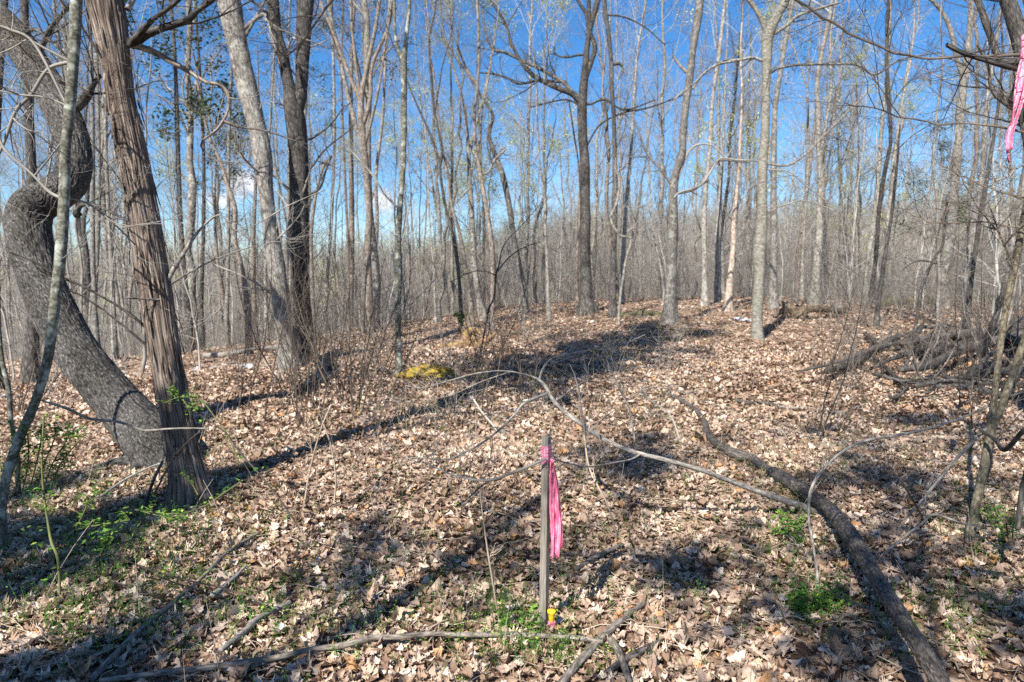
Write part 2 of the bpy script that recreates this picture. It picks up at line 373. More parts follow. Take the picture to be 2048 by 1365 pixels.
def stamp(mb, protos, pos, size, yaw, tilt, taz, col, pick=None, roll=None):
    N = len(pos); pick = rng.integers(0, len(protos), N) if pick is None else pick
    for k, (V, Fq) in enumerate(protos):
        idx = np.nonzero(pick == k)[0]
        if not len(idx): continue
        c, s = np.cos(yaw[idx]), np.sin(yaw[idx]); z0 = 0*c
        Rz = np.stack([np.stack([c, -s, z0], -1), np.stack([s, c, z0], -1), np.stack([z0, z0, z0+1], -1)], 1)
        ct, st = np.cos(tilt[idx]), np.sin(tilt[idx]); ax = np.stack([np.cos(taz[idx]), np.sin(taz[idx]), z0], -1)
        Kx = np.zeros((len(idx), 3, 3)); Kx[:, 0, 2] = ax[:, 1]; Kx[:, 1, 2] = -ax[:, 0]; Kx[:, 2, 0] = -ax[:, 1]; Kx[:, 2, 1] = ax[:, 0]
        Rt = np.eye(3)[None] + st[:, None, None]*Kx + (1-ct)[:, None, None]*(Kx@Kx)
        Rm = Rt@Rz
        W = np.einsum('nij,kj->nki', Rm, V)*size[idx][:, None, None] + pos[idx][:, None]
        f = (Fq[None] + (np.arange(len(idx))*len(V))[:, None, None]).reshape(-1, 4)
        mb.geo(W.reshape(-1, 3), f, np.repeat(col[idx], len(V)))

def wedge(n, y0, y1, pad=1.0, k=.80):
    y = np.sqrt(rng.random(n)*(y1**2-y0**2)+y0**2) if y0 > 0 else rng.uniform(y0, y1, n)
    x = rng.uniform(-1, 1, n)*(y*k+pad)
    return x, y

def wedge_side(n, k):
    s = rng.choice([-1, 1], n)
    if k == 1: y = rng.uniform(.8, 9, n); return s*(y*.8+1+rng.uniform(0, 3.6, n)), y
    if k == 2: y = rng.uniform(-3, 1.3, n); return rng.uniform(-6, 6, n), y
    y = rng.uniform(9, 30, n); return s*(y*.8+.8+rng.uniform(0, 4, n)), y
def litter():
    r = np.random.default_rng(3)
    near = [leaf_grid(12, 5, 'oak', r) for _ in range(7)] + [leaf_grid(8, 5, 'beech', r) for _ in range(4)] + [leaf_grid(10, 5, 'x', r) for _ in range(3)] + [leaf_star(20, r, 5) for _ in range(2)] + [leaf_star(16, r, 4) for _ in range(1)] + [leaf_grid(9, 5, 'x', r) for _ in range(4)]
    mid = [leaf_grid(6, 3, k, r) for k in ('oak', 'x', 'x', 'beech', 'oak')] + [leaf_star(10, r, 5) for _ in range(3)]
    far = [leaf_grid(3, 3, 'x', r) for _ in range(5)]
    mb = MB()
    for protos, n, y0, y1, smin, smax, lift, side in ((near, 52000, 1.2, 6.5, .028, .088, .03, 0), (mid, 100000, 6.4, 14, .04, .11, .035, 0), (far, 190000, 13.8, 36, .05, .12, .035, 0), (mid, 42000, 0, 0, .04, .12, .035, 1), (mid, 26000, 0, 0, .04, .12, .035, 2), (far, 30000, 0, 0, .06, .14, .04, 3)):
        x, y = wedge(n, y0, y1) if not side else wedge_side(n, side)
        dens = .5+.5*fbm(np.stack([x*.8, y*.8, 0*x], -1), 21)
        keep = rng.random(n) < .72+.5*dens; x, y = x[keep], y[keep]; n_ = len(x)
        lay = rng.random(n_)
        size = rng.uniform(smin, smax, n_)*rng.choice([.55, .8, 1, 1.25], n_, p=[.3, .3, .3, .1])
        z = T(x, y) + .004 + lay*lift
        tilt = np.abs(rng.normal(0, .26, n_)) + (rng.random(n_) < .13)*rng.uniform(.2, .8, n_)
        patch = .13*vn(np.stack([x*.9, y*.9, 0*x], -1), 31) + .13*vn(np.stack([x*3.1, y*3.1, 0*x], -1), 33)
        col = np.clip(rng.beta(1.4, 1.35, n_)*.86+.04+.16*lay+patch-.03, 0, .94)  # top leaves paler, buried ones darker: sunlit tops and shaded gaps put into colour
        q = rng.random(n_); col = np.where(q > .996, 1., np.where(q > .97, .96, col))
        mk = P(1105, 1270, 3.12); dm = np.hypot(x-mk[0], y-mk[1]+.05); size = np.where(dm < .13, size*.55, size); tilt = np.where(dm < .16, tilt*.3, tilt)
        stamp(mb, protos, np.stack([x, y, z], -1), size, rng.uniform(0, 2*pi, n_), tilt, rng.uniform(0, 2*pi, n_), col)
    tag(mb.build('leaf_litter', M['litter'], smooth_=True), 'tan and brown fallen leaves covering the forest floor', 'fallen leaves', kind='stuff')
litter()

def twig_litter():
    mb = MB()
    for n, y0, y1, l0, l1, r0 in ((3200, 1.3, 8, .06, .45, .0021), (5000, 8, 30, .2, .9, .0045)):
        x, y = wedge(n, y0, y1); a = rng.uniform(0, 2*pi, n); Ln = rng.uniform(l0, l1, n)**1.0
        K = 5; pts = np.zeros((n, K, 3)); dx = np.cos(a); dy = np.sin(a)
        for k in range(K):
            pts[:, k, 0] = x; pts[:, k, 1] = y; pts[:, k, 2] = T(x, y) + .03 + .02*rng.random(n)
            a = a + rng.normal(0, .25, n); x = x+np.cos(a)*Ln/K; y = y+np.sin(a)*Ln/K
        Rr = r0*rng.uniform(.5, 1.8, n)[:, None]*np.linspace(1, .4, K)[None]
        mb.tubes(pts, Rr, 4)
    tag(mb.build('twig_litter', M['twtan']), 'thin dry twigs strewn over the fallen leaves', 'twigs', kind='stuff')
    mb = MB(); n = 2600; x, y = wedge(n, 1.5, 22); K = 4; pts = np.zeros((n, K, 3)); H = rng.uniform(.08, .42, n)*(1+y*.02)
    bx, by = rng.normal(0, .12, (2, n))
    for k in range(K):
        t = k/(K-1); pts[:, k] = np.stack([x+bx*t**1.6*H*3, y+by*t*H*3, T(x, y)+H*t], -1)
    mb.tubes(pts, .0016*rng.uniform(.6, 1.5, n)[:, None]*(1+y*.05)[:, None]*np.linspace(1, .5, K)[None], 3)
    tag(mb.build('dry_grass_stems', M['twtan']), 'thin dry stems standing up out of the fallen leaves', 'dry stems', kind='stuff')
twig_litter()

# ------------------------------------------------------------------ branching
UP = np.array([0, 0, 1.])
def grow(mb, p0, d, Ln, r, cfg, g=None, collect=None):
    g = g or rng
    p0 = np.atleast_2d(p0).astype(float); d = unit(np.atleast_2d(d).astype(float)); Ln = np.atleast_1d(Ln).astype(float); r = np.atleast_1d(r).astype(float)
    for lv, c in enumerate(cfg):
        N = len(p0); K = c.get('k', 5)
        pts = [p0]; dd = d; st = (Ln/(K-1))[:, None]
        for i in range(K-1):
            dd = unit(dd + g.normal(0, c.get('wig', .15), (N, 3)) + UP*c.get('up', .03)); pts.append(pts[-1]+dd*st)
        Pt = np.stack(pts, 1); t = np.linspace(0, 1, K)
        Rr = r[:, None]*(1-(1-c.get('tip', .3))*t[None])
        mb.tubes(Pt, Rr, c.get('n', 3))
        if collect is not None and lv == len(cfg)-1: collect.append(Pt[:, 1:].reshape(-1, 3))
        if lv == len(cfg)-1: break
        m = c['kids']; idx = np.repeat(np.arange(N), m)
        tt = c.get('t0', .2) + (1-c.get('t0', .2))*g.random(N*m)
        s_ = tt*(K-1); i = np.minimum(s_.astype(int), K-2); f = (s_-i)[:, None]
        A, B = Pt[idx, i], Pt[idx, i+1]; tan = unit(B-A); pos = A+(B-A)*f
        pr = unit(np.cross(tan, g.normal(size=tan.shape)))
        an = g.normal(c.get('ang', .75), .2, len(idx))[:, None]
        nd = np.cos(an)*tan + np.sin(an)*pr
        nl = Ln[idx]*c.get('lr', .5)*(1.15-.6*tt)*g.uniform(.55, 1.3, len(idx))
        nr_ = np.minimum(r[idx]*(1-(1-c.get('tip', .3))*tt)*c.get('rr', .5), nl*.02+.001)
        nr_ = np.maximum(nr_, c.get('rmin', .0015))
        p0, d, Ln, r = pos, nd, nl, nr_

def on_path(Pt, Rr, n, t0, t1, g):
    """n random start points along a smooth path; returns pos, tangent, radius, t"""
    K = len(Pt); t = g.uniform(t0, t1, n); s_ = t*(K-1); i = np.minimum(s_.astype(int), K-2); f = (s_-i)
    A, B = Pt[i], Pt[i+1]
    return A+(B-A)*f[:, None], unit(B-A), Rr[i]*(1-f)+Rr[i+1]*f, t

def limbs(mb, Pt, Rr, n, t0, t1, L0, g, lv=3, ang=.85, rr=.42, dens=1., rmin=.003, up=.05, twigs=6, collect=None, hz=None, wig=.13):
    if n <= 0: return
    pos, tan, rad, t = on_path(Pt, Rr, n, t0, t1, g)
    az = unit(np.cross(tan, g.normal(size=tan.shape)))
    if hz is not None: az = unit(az*np.array([1, hz, 1.]))
    an = g.normal(ang, .2, n)[:, None]
    d = np.cos(an)*tan + np.sin(an)*az
    Ln = L0*g.uniform(.45, 1.25, n)
    r = np.minimum(rad*rr*g.uniform(.5, 1.15, n), Ln*.02+.004)
    cfg = [dict(k=8, n=5, wig=wig, up=up, kids=int(6*dens), lr=.55, ang=.75, rr=.5, tip=.22, rmin=rmin, t0=.15),
           dict(k=6, n=4, wig=wig*1.15, up=up*.7, kids=int(twigs*dens), lr=.5, ang=.7, rr=.5, tip=.3, rmin=rmin*.7, t0=.15),
           dict(k=4, n=3, wig=.16, up=up*.6, kids=4, lr=.6, ang=.6, rmin=rmin*.6, tip=.5),
           dict(k=3, n=3, wig=.16, up=up*.5, tip=.5)][:lv]
    grow(mb, pos, d, Ln, r, cfg, g, collect)

def leaf_bits(mb, pos, per, spread, s0, s1, g, flat=.6):
    n = len(pos)*per
    if n == 0: return
    p = np.repeat(pos, per, 0) + g.normal(0, spread, (n, 3))
    V = np.array([[0, -.5, 0], [.28, 0, .05], [0, .5, 0], [-.28, 0, .05]]); f = np.array([[0, 1, 2, 3]])
    stamp(mb, [(V, f)], p, g.uniform(s0, s1, n), g.uniform(0, 2*pi, n), np.abs(g.normal(0, flat, n)), g.uniform(0, 2*pi, n), g.random(n))

def trace(pts, z0, z1=None, n=40, jit=0.):
    """pixel polyline (px,py,width px) -> path, radii"""
    a = np.array(pts, float); m = len(a); z1 = z0 if z1 is None else z1
    seg = np.concatenate([[0], np.cumsum(np.hypot(np.diff(a[:, 0]), np.diff(a[:, 1])))]); tt = seg/seg[-1]
    zz = z0+(z1-z0)*tt if a.shape[1] < 4 else a[:, 3]
    w3 = np.array([[*P(a[i, 0], a[i, 1], zz[i]), a[i, 2]/2/F*zz[i]] for i in range(m)])
    s = smooth(w3, n); s[:, 3] = np.maximum(s[:, 3]*.9, .0012)
    if jit:
        q = np.linspace(0, n*.35, n); s[1:-1, 0] += jit*vn(np.stack([q, q*0, q*0], -1), int(a[0, 0]))[1:-1]; s[1:-1, 1] += jit*vn(np.stack([q, q*0+5, q*0], -1), int(a[0, 1]))[1:-1]
    return s[:, :3], s[:, 3]

LAND = []      # traced trees for wording
def tree(name, label, pts, forks=(), arms=(), z0=None, z1=None, mat='grey', tw='twgrey', H=15, n=14, ext=9, L0=3.0, low=4, lowL=1.6, lv=3, sides=16,
         disp=None, flare=(.35, .5, 5), cat='tree', group=None, seed=None, needles=None, buds=0, dens=1., rmin=.003, lowt=.35, twigs=6, K=60, ws=1., hz=None, crown_mb=None, exten=True, tipw=.25):
    g = np.random.default_rng(int(abs(pts[0][0]))*7+int(abs(pts[0][1])) if seed is None else seed)
    if z0 is None: z0 = GZ(pts[0][0], pts[0][1])
    pts = [(q[0], q[1], q[2]*ws) for q in pts]; forks = [[(q[0], q[1], q[2]*(.3+.7*ws)) for q in fk] for fk in forks]
    Pt, Rr = trace(pts, z0, z1, K, jit=0.0)
    base = Pt[0].copy(); base[2] = Ts(base[0], base[1])
    Pt[0] = base - np.array([0, 0, .15])*1.0
    root = empty(name, base); tag(root, label, cat, group)
    mt = MB(); mc = MB(); coll = [] if buds or needles else None
    paths = []
    def extend(Pt, Rr, k=1.0):
        """carry the stem on above the frame"""
        d = unit(Pt[-1]-Pt[-6]); top = H*k
        if Pt[-1][2] > top-1: top = Pt[-1][2]+3
        m = 14; st = (top-Pt[-1][2])/m/max(d[2], .5); pp = [Pt[-1]]; dd = d
        for i in range(m):
            dd = unit(dd + g.normal(0, .07, 3) + UP*.12); pp.append(pp[-1]+dd*st)
        return np.array(pp), Rr[-1]*np.linspace(1, tipw*.5, m+1)
    mt.tubes(Pt, Rr, sides, disp=disp, flare=flare, seed=int(pts[0][0]) % 97)
    ends = [(Pt, Rr)]
    for fk in forks:
        i = int(np.argmin([np.hypot(*(np.array(proj(q))-np.array(fk[0][:2]))) for q in Pt]))
        z = depth_of(Pt[i]); a, b = trace(fk, z, z + g.uniform(-.5, .5)*z*.04, 30); a = a + (Pt[i]-a[0])*np.linspace(1, 0, 30)[:, None]
        mt.tubes(a, b, max(10, sides-4), disp=disp and (disp[0]*.7, disp[1], disp[2]), seed=3); ends.append((a, b))
    for A, B in ends:
        if exten:
            e, er = extend(A, B); mt.tubes(e, er, max(6, sides//2)); limbs(mc, e, er, n, .0, .98, L0, g, lv=lv, dens=dens, rmin=rmin, twigs=twigs, collect=coll)
        limbs(mc, A, B, low, lowt, .99, lowL, g, lv=lv, ang=1.0, rr=.17, dens=dens, rmin=rmin, twigs=twigs, up=.08, collect=coll, hz=hz)
    for arm in arms:
        arm, opt = (arm, {}) if not isinstance(arm, tuple) else arm
        i = int(np.argmin([np.hypot(*(np.array(proj(q))-np.array(arm[0][:2]))) for q in Pt]))
        z = depth_of(Pt[i]); k = 26
        a, b = trace(arm, z, z+opt.get('dz', 0), k)
        a[0] = Pt[i]*.6+a[0]*.4
        ab = MB(); ab.tubes(a, b, 8)
        limbs(ab, a, np.maximum(b, .012), opt.get('n', 7), .15, 1, opt.get('L', .9), g, lv=opt.get('lv', 2), ang=.9, rmin=rmin*.6, up=.04, twigs=4, rr=.5)
        ab.build('branch', M[opt.get('mat', tw if b[0] < .02 else mat)], root, base)
    mt.build('trunk', M[mat], root, base)
    if mc.v: mc.build('crown', M[tw], root, base)
    if coll:
        pos = np.concatenate(coll)
        if needles: ml = MB(); leaf_bits(ml, pos, needles, .10, .05, .16, g); ml.build('foliage', M['needle'], root, base)
        if buds: ml = MB(); q = pos[g.random(len(pos)) < min(1, buds)]; leaf_bits(ml, q, max(1, int(buds)), .04, .02, .055, g); ml.build('foliage', M['bud'], root, base)
    LAND.append((pts[0][0], label))
    return root

# ================================================================== THE NAMED TREES
# --- cedar, left foreground
def cedar():
    pts = [(384, 1000, 98), (377, 960, 84), (370, 920, 76), (360, 860, 70), (340, 760, 69), (322, 650, 73), (306, 550, 75), (290, 450, 72), (263, 300, 70), (243, 200, 70), (228, 100, 77), (210, 0, 88), (190, -110, 84)]
    z0 = 5.05
    g = np.random.default_rng(5)
    Pt, Rr = trace(pts, z0, z0*.97, 330)
    base = Pt[0].copy(); base[2] = Ts(base[0], base[1]); root = empty('cedar_tree', base)
    tag(root, 'reddish brown shaggy-barked cedar trunk leaning in the left foreground', 'tree')
    mt = MB(); mt.tubes(Pt, Rr*.84, 190, disp=(.009, 80, 2.6), flare=(.28, .30, 5), seed=2)
    # hanging strips of bark
    for k in range(260):
        i = int(g.integers(6, 300)); th = g.uniform(0, 2*pi); m = 5; ln = int(g.integers(5, 16))
        j = np.linspace(i, min(i+ln, 329), m).astype(int)
        d = np.array([cos(th), sin(th), 0])
        c = Pt[j] + d*(Rr[j]*1.03+.004)[:, None]; lift = np.linspace(0, 1, m)[::-1]**2*g.uniform(.004, .024)
        c = c + d*lift[:, None]; wd = g.uniform(.004, .013)*np.sin(np.linspace(.25, pi-.1, m)); tv = np.array([-sin(th), cos(th), 0])
        V = np.stack([c-tv*wd[:, None], c+d*.003, c+tv*wd[:, None]], 1).reshape(-1, 3)
        q = np.arange(m-1)[:, None]*3 + np.arange(2)[None]; f = np.stack([q, q+1, q+4, q+3], -1).reshape(-1, 4)
        mt.geo(V, f)
    def ar(p, dz=0, mat='dark', n=6, L=.7, lv=2, K=30, tw='twbrown'):
        i = int(np.argmin([np.hypot(*(np.array(proj(q))-np.array(p[0][:2]))) for q in Pt])); z = depth_of(Pt[i])
        a, b = trace(p, z, z+dz, K); ab = MB(); ab.tubes(a, b, 10, disp=(.003, 30, 5))
        limbs(ab, a, np.maximum(b*.8, .006), n, .2, 1, L, g, lv=lv, ang=.9, rmin=.0016, twigs=4)
        ab.build('branch', M[mat], root, base)
    ar([(262, 88, 22), (300, 65, 16), (340, 52, 15), (375, 40, 15), (395, 22, 12), (425, 0, 12), (470, -40, 10)], -.3, n=8, L=1.0, lv=3)
    ar([(262, 90, 18), (300, 45, 9), (340, 15, 8), (380, -20, 6)], -.5, n=6, lv=3)
    ar([(262, 88, 16), (310, 105, 13), (350, 128, 12), (385, 148, 11), (412, 165, 10), (440, 170, 9), (456, 190, 10), (457, 215, 9), (448, 240, 8), (432, 262, 7), (408, 280, 6), (403, 297, 5), (430, 318, 4), (455, 350, 3)], .2, n=4, L=.6, mat='brown')
    ar([(448, 243, 5), (480, 255, 4), (530, 262, 4), (590, 282, 3), (625, 292, 2)], .2, n=4, L=.35, mat='brown') 
    ar([(335, 560, 7), (365, 510, 6), (400, 460, 5), (440, 430, 4), (470, 462, 4), (520, 445, 3.5), (580, 410, 3), (650, 380, 2)], .3, n=9, L=.5, mat='deadpale')
    ar([(338, 570, 5), (380, 545, 4), (440, 515, 3.5), (520, 490, 3), (600, 478, 2)], .5, n=8, L=.5, mat='twgrey')
    ar([(292, 655, 9), (255, 625, 9), (215, 600, 8), (165, 572, 8), (125, 556, 7), (60, 520, 5), (20, 505, 3)], -.2, n=4, L=.4)
    ar([(298, 695, 6), (250, 655, 6), (205, 620, 5), (160, 590, 5), (120, 578, 4)], -.2, n=3, L=.3)
    ar([(245, 180, 7), (200, 110, 7), (160, 50, 6), (120, 0, 5), (90, -40, 4)], -.3, n=8, L=.8, lv=3)
    ar([(278, 415, 6), (240, 360, 5), (205, 315, 5), (165, 255, 4), (120, 200, 3)], -.3, n=8, L=.6, tw='twgrey')
    ar([(255, 20, 12), (270, -10, 9), (278, -60, 8)], .1, n=3, mat='deadpale')
    ar([(345, 596, 3), (310, 600, 3), (270, 597, 3), (243, 596, 2)], -.3, n=2, L=.2, mat='deadpale')
    ar([(292, 600, 3), (340, 622, 3), (380, 640, 3), (410, 638, 2), (440, 620, 1.5)], -.3, n=2, L=.2, mat='deadpale')
    # stem and foliage above the frame
    e = [Pt[-1]]; d = unit(Pt[-1]-Pt[-20])
    for k in range(16): d = unit(d+g.normal(0, .05, 3)+UP*.1); e.append(e[-1]+d*.47)
    e = np.array(e); er = Rr[-1]*np.linspace(1, .12, 17); mt.tubes(e, er, 20)
    mc = MB(); co = []; limbs(mc, e, er, 50, .12, .99, 2.1, g, lv=3, collect=co, dens=1.0)
    mt.build('trunk', M['cedar'], root, base); mc.build('crown', M['twbrown'], root, base)
    ml = MB(); leaf_bits(ml, np.concatenate(co), 4, .10, .06, .15, g); ml.build('foliage', M['needle'], root, base)
cedar()

# --- crooked maple behind it
def crooked():
    pts = [(372, 1000, 165), (325, 912, 150), (292, 868, 138), (245, 815, 122), (190, 752, 116), (140, 685, 112), (96, 600, 108), (70, 520, 108), (56, 455, 106), (66, 415, 104), (104, 392, 92), (138, 366, 86), (148, 318, 84), (138, 262, 86), (108, 195, 86), (66, 128, 82), (22, 66, 76), (-30, 8, 72), (-90, -70, 66)]
    z0 = 6.0; g = np.random.default_rng(9)
    Pt, Rr = trace(pts, z0, z0*1.22, 560)
    base = Pt[36].copy(); base[2] = Ts(base[0], base[1]); root = empty('crooked_tree', base)
    tag(root, 'thick dark furrowed trunk that curves up from behind the cedar and kinks halfway', 'tree')
    mt = MB(); mt.tubes(Pt, Rr*.80, 210, solid=True, disp=(.009, 60, 9), flare=(.3, .2, 5), seed=5)
    for ang, ln in ((-2.7, .75), (-1.9, .6), (3.0, .7)):
        q = [base+np.array([0, 0, .12])]
        for k in range(8): a = ang+.2*sin(k*.9); nx = q[-1]+np.array([cos(a), sin(a), 0])*ln/8; nx[2] = Ts(nx[0], nx[1])+.08*(1-k/7.)-.03; q.append(nx)
        mt.tubes(np.array(q), np.linspace(.09, .015, 9), 14, disp=(.008, 20, 5))
    mt.build('trunk', M['curved'], root, base)
    def ar(p, dz=0, mat='curved', n=6, L=.9, lv=2):
        i = int(np.argmin([np.hypot(*(np.array(proj(q))-np.array(p[0][:2]))) for q in Pt])); z = depth_of(Pt[i])
        a, b = trace(p, z, z+dz, 26); ab = MB(); ab.tubes(a, b, 10, disp=(.003, 30, 5)); limbs(ab, a, np.maximum(b*.8, .006), n, .2, 1, L, g, lv=lv, ang=.9, rmin=.002, twigs=4)
        ab.build('branch', M[mat], root, base)
    ar([(150, 215, 26), (172, 195, 22), (185, 172, 14), (200, 150, 10)], -.2, n=5)
    ar([(160, 425, 16), (152, 430, 14), (165, 410, 10), (200, 415, 7), (250, 440, 6), (300, 480, 4)], -.5, n=5, L=.5)
    ar([(30, 80, 12), (70, 60, 8), (110, 90, 8), (140, 120, 5)], -.4, n=6)
    ar([(70, 130, 14), (100, 60, 12), (140, 10, 9), (170, -40, 8)], -.5, n=8, lv=3)
    e = [Pt[-1]]; d = unit(Pt[-1]-Pt[-34])
    for k in range(14): d = unit(d+g.normal(0, .08, 3)+UP*.15); e.append(e[-1]+d*.8)
    e = np.array(e); er = Rr[-1]*np.linspace(1, .12, 15); m2 = MB(); m2.tubes(e, er, 16); limbs(m2, e, er, 16, .05, .99, 2.8, g, lv=3)
    m2.build('crown', M['grey'], root, base)
crooked()

g0 = np.random.default_rng(1)
# --- front-left leaning saplings
tree('leaning_sapling', 'grey-green sapling stem leaning in front of the crooked trunk', [(2, 1035, 18), (12, 960, 20), (38, 880, 20), (72, 800, 19), (96, 715, 19), (108, 620, 21), (120, 520, 22), (128, 400, 22), (131, 300, 21), (142, 190, 23), (149, 80, 23), (153, 0, 22), (158, -80, 21)],
     arms=[([(134, 120, 6), (95, 100, 5), (50, 75, 4), (0, 55, 4)], dict(n=4)), ([(132, 400, 9), (100, 385, 7), (60, 345, 5), (10, 300, 6), (-10, 250, 4)], dict(n=5)), ([(134, 125, 8), (95, 140, 8), (62, 190, 8), (32, 222, 8), (8, 285, 7), (-12, 330, 5)], dict(n=6, L=.6)), ([(138, 220, 5), (70, 90, 6), (20, 60, 6), (-10, 50, 5)], dict(n=5, L=.5)), ([(130, 395, 5), (180, 410, 5), (230, 450, 4), (270, 490, 3)], dict(n=5, L=.5, dz=.4)), ([(130, 210, 4), (90, 195, 4), (40, 190, 4), (-10, 180, 3)], dict(n=5, L=.5))],
     z0=4.1, z1=4.3, mat='green', tw='twgrey', H=6, n=6, L0=1.3, low=5, lowL=.7, sides=18, disp=(.002, 20, 6), flare=(.15, .2, 4), K=90, rmin=.0018, ext=3)
tree('thin_sapling', 'thin dark crooked stem at the very left edge', [(32, 895, 10), (22, 840, 9), (17, 780, 10), (4, 720, 9), (-4, 640, 9), (-12, 560, 8)], z0=5.2, mat='green', H=4, n=3, L0=.8, low=2, lowL=.5, sides=10, flare=None, K=30, rmin=.002)

# --- leaning tree & forked twin trunks
tree('leaning_grey_tree', 'tall grey trunk leaning left just in front of the dark forked tree', [(588, 758, 62), (582, 735, 50), (572, 680, 44), (562, 600, 43), (547, 500, 38), (534, 400, 36), (524, 300, 42), (500, 200, 48), (477, 100, 48), (457, 0, 54), (440, -80, 50)],
     arms=[([(530, 350, 7), (500, 330, 5), (470, 300, 4)], {}), ([(560, 600, 5), (500, 560, 4), (430, 530, 3)], dict(n=5)), ([(485, 60, 10), (530, 30, 8), (545, 80, 6), (560, 130, 4)], dict(n=7, L=1.2)), ([(487, 80, 8), (520, 20, 6), (540, -20, 5)], dict(n=5))],
     mat='grey', H=15, n=12, low=4, lowL=1.2, sides=40, disp=(.010, 24, 3), flare=(.35, .5, 5), K=150, z0=11.6, lowt=.3, ws=0.9)
tree('forked_dark_tree', 'dark trunk forking into two upright stems beside the leaning grey tree', [(622, 752, 66), (618, 735, 52), (612, 690, 44), (604, 600, 40), (600, 500, 44), (598, 400, 43), (597, 300, 46), (588, 225, 46), (576, 165, 28), (564, 110, 30), (552, 60, 27), (545, 0, 27), (535, -70, 25)],
     forks=[[(592, 235, 30), (603, 190, 30), (606, 130, 31), (609, 60, 34), (611, 0, 37), (612, -80, 34)]],
     arms=[([(615, 395, 8), (640, 375, 6), (652, 340, 5), (662, 312, 7)], dict(n=5)), ([(620, 280, 6), (660, 250, 4), (690, 210, 3)], dict(n=6)), ([(612, 350, 5), (650, 300, 4), (700, 260, 3)], dict(n=5))],
     mat='dark', tw='twgrey', H=15, n=12, low=3, lowL=1.5, sides=40, disp=(.009, 22, 3), flare=(.4, .5, 5), K=150, z0=12.3, ws=0.9)
# --- slender straight tree
tree('slender_green_tree', 'slender straight grey-green trunk beside the yellow mossy mound', [(800, 772, 26), (799, 750, 21), (797, 700, 20), (796, 640, 20), (797, 560, 20), (796, 480, 19), (801, 400, 19), (806, 330, 18), (808, 230, 17), (808, 160, 19), (808, 122, 20), (812, 80, 15), (818, 20, 13), (820, -50, 12)],
     forks=[[(803, 125, 11), (792, 95, 9), (787, 60, 8), (787, 0, 8), (783, -60, 7)]],
     arms=[([(800, 420, 5), (770, 390, 4), (745, 350, 4), (700, 300, 3)], dict(n=6, L=.8)), ([(795, 630, 3), (830, 600, 3), (870, 560, 2)], dict(n=4, L=.5))],
     mat='green', H=11, n=10, L0=2, low=4, lowL=1.3, sides=24, disp=(.003, 20, 8), flare=(.2, .5, 4), K=110, z0=10.6, rmin=.002, ws=0.68)
# --- multi stem behind
tree('brown_multistem_tree', 'brown trunk whose stems fan out high up, left of the slender straight tree', [(738, 622, 30), (737, 570, 24), (735, 500, 24), (738, 430, 21), (732, 340, 22), (725, 270, 24), (722, 200, 20), (735, 130, 13), (752, 50, 12), (762, -30, 10)],
     forks=[[(724, 205, 16), (706, 165, 13), (688, 120, 12), (665, 60, 10), (640, 0, 9), (620, -60, 8)], [(727, 255, 14), (742, 200, 12), (746, 130, 10), (775, 60, 9), (790, -10, 8)], [(722, 200, 10), (712, 130, 9), (705, 60, 8), (700, -20, 7)], [(730, 300, 10), (745, 240, 9), (760, 170, 7), (770, 100, 6), (780, 30, 6)]],
     mat='brown', tw='twbrown', H=17, n=7, low=3, z0=20, K=60, flare=(.4, .4, 5), ws=0.68)
tree('pale_twin_stem', 'pale stem standing close behind the brown fanning tree', [(752, 625, 13), (748, 540, 12), (752, 480, 13), (754, 430, 12), (752, 350, 11), (765, 240, 9), (770, 140, 8), (775, 40, 7)], mat='pale', tw='twpale', z0=23, H=16, n=8, ws=0.7)
tree('reddish_slender_tree', 'reddish slender stem rising close to the right side of the dark forked tree', [(627, 640, 12), (624, 560, 11), (622, 480, 10), (630, 400, 8), (645, 340, 7), (662, 312, 6)], mat='brown', z0=18, H=6, n=5, L0=1, exten=False, low=6, ws=0.8)
tree('red_brown_tree', 'red-brown crooked trunk in the gap between the cedar and the leaning grey tree', [(497, 640, 14), (488, 560, 14), (470, 480, 12), (470, 420, 12), (455, 370, 11), (440, 320, 9), (425, 290, 8), (412, 250, 7), (405, 215, 6)], mat='brown', tw='twbrown', z0=17, H=8, n=9, low=12, lowL=1.6, needles=1, L0=1.5, lowt=.6, ws=0.85)
# --- dark wavy
tree('wavy_dark_tree', 'dark wavy slender trunk right of the slender straight tree', [(922, 640, 15), (920, 580, 14), (914, 520, 14), (908, 480, 13), (898, 440, 12), (890, 410, 11), (880, 340, 10), (884, 300, 10), (868, 220, 9), (862, 150, 9), (858, 80, 7), (870, 20, 6), (875, -40, 5)],
     forks=[[(881, 330, 8), (860, 270, 7), (842, 230, 6), (825, 190, 5), (810, 150, 4)], [(868, 225, 6), (878, 170, 5), (885, 130, 4), (900, 80, 3)]], mat='dark', tw='twgrey', z0=19, H=13, n=8, buds=.5, ws=0.6)
tree('knotted_brown_tree', 'brown knotted trunk just right of the dark wavy one', [(944, 635, 19), (940, 590, 16), (930, 530, 15), (924, 490, 14), (915, 450, 11), (903, 410, 10), (895, 350, 9), (885, 300, 8), (878, 240, 7), (872, 180, 6)], mat='brown', z0=20, H=14, n=8, flare=(.4, .5, 4), ws=0.6)
tree('pale_smooth_tree', 'pale grey trunk in the middle distance left of centre', [(968, 640, 34), (958, 600, 24), (950, 540, 20), (946, 480, 20), (942, 400, 18), (938, 340, 16), (935, 270, 12), (925, 200, 10), (905, 130, 8), (880, 60, 6)], forks=[[(937, 320, 9), (950, 260, 7), (965, 200, 6), (980, 130, 5)]], mat='pale', tw='twpale', z0=22, H=16, n=10, buds=.5, ws=0.6)
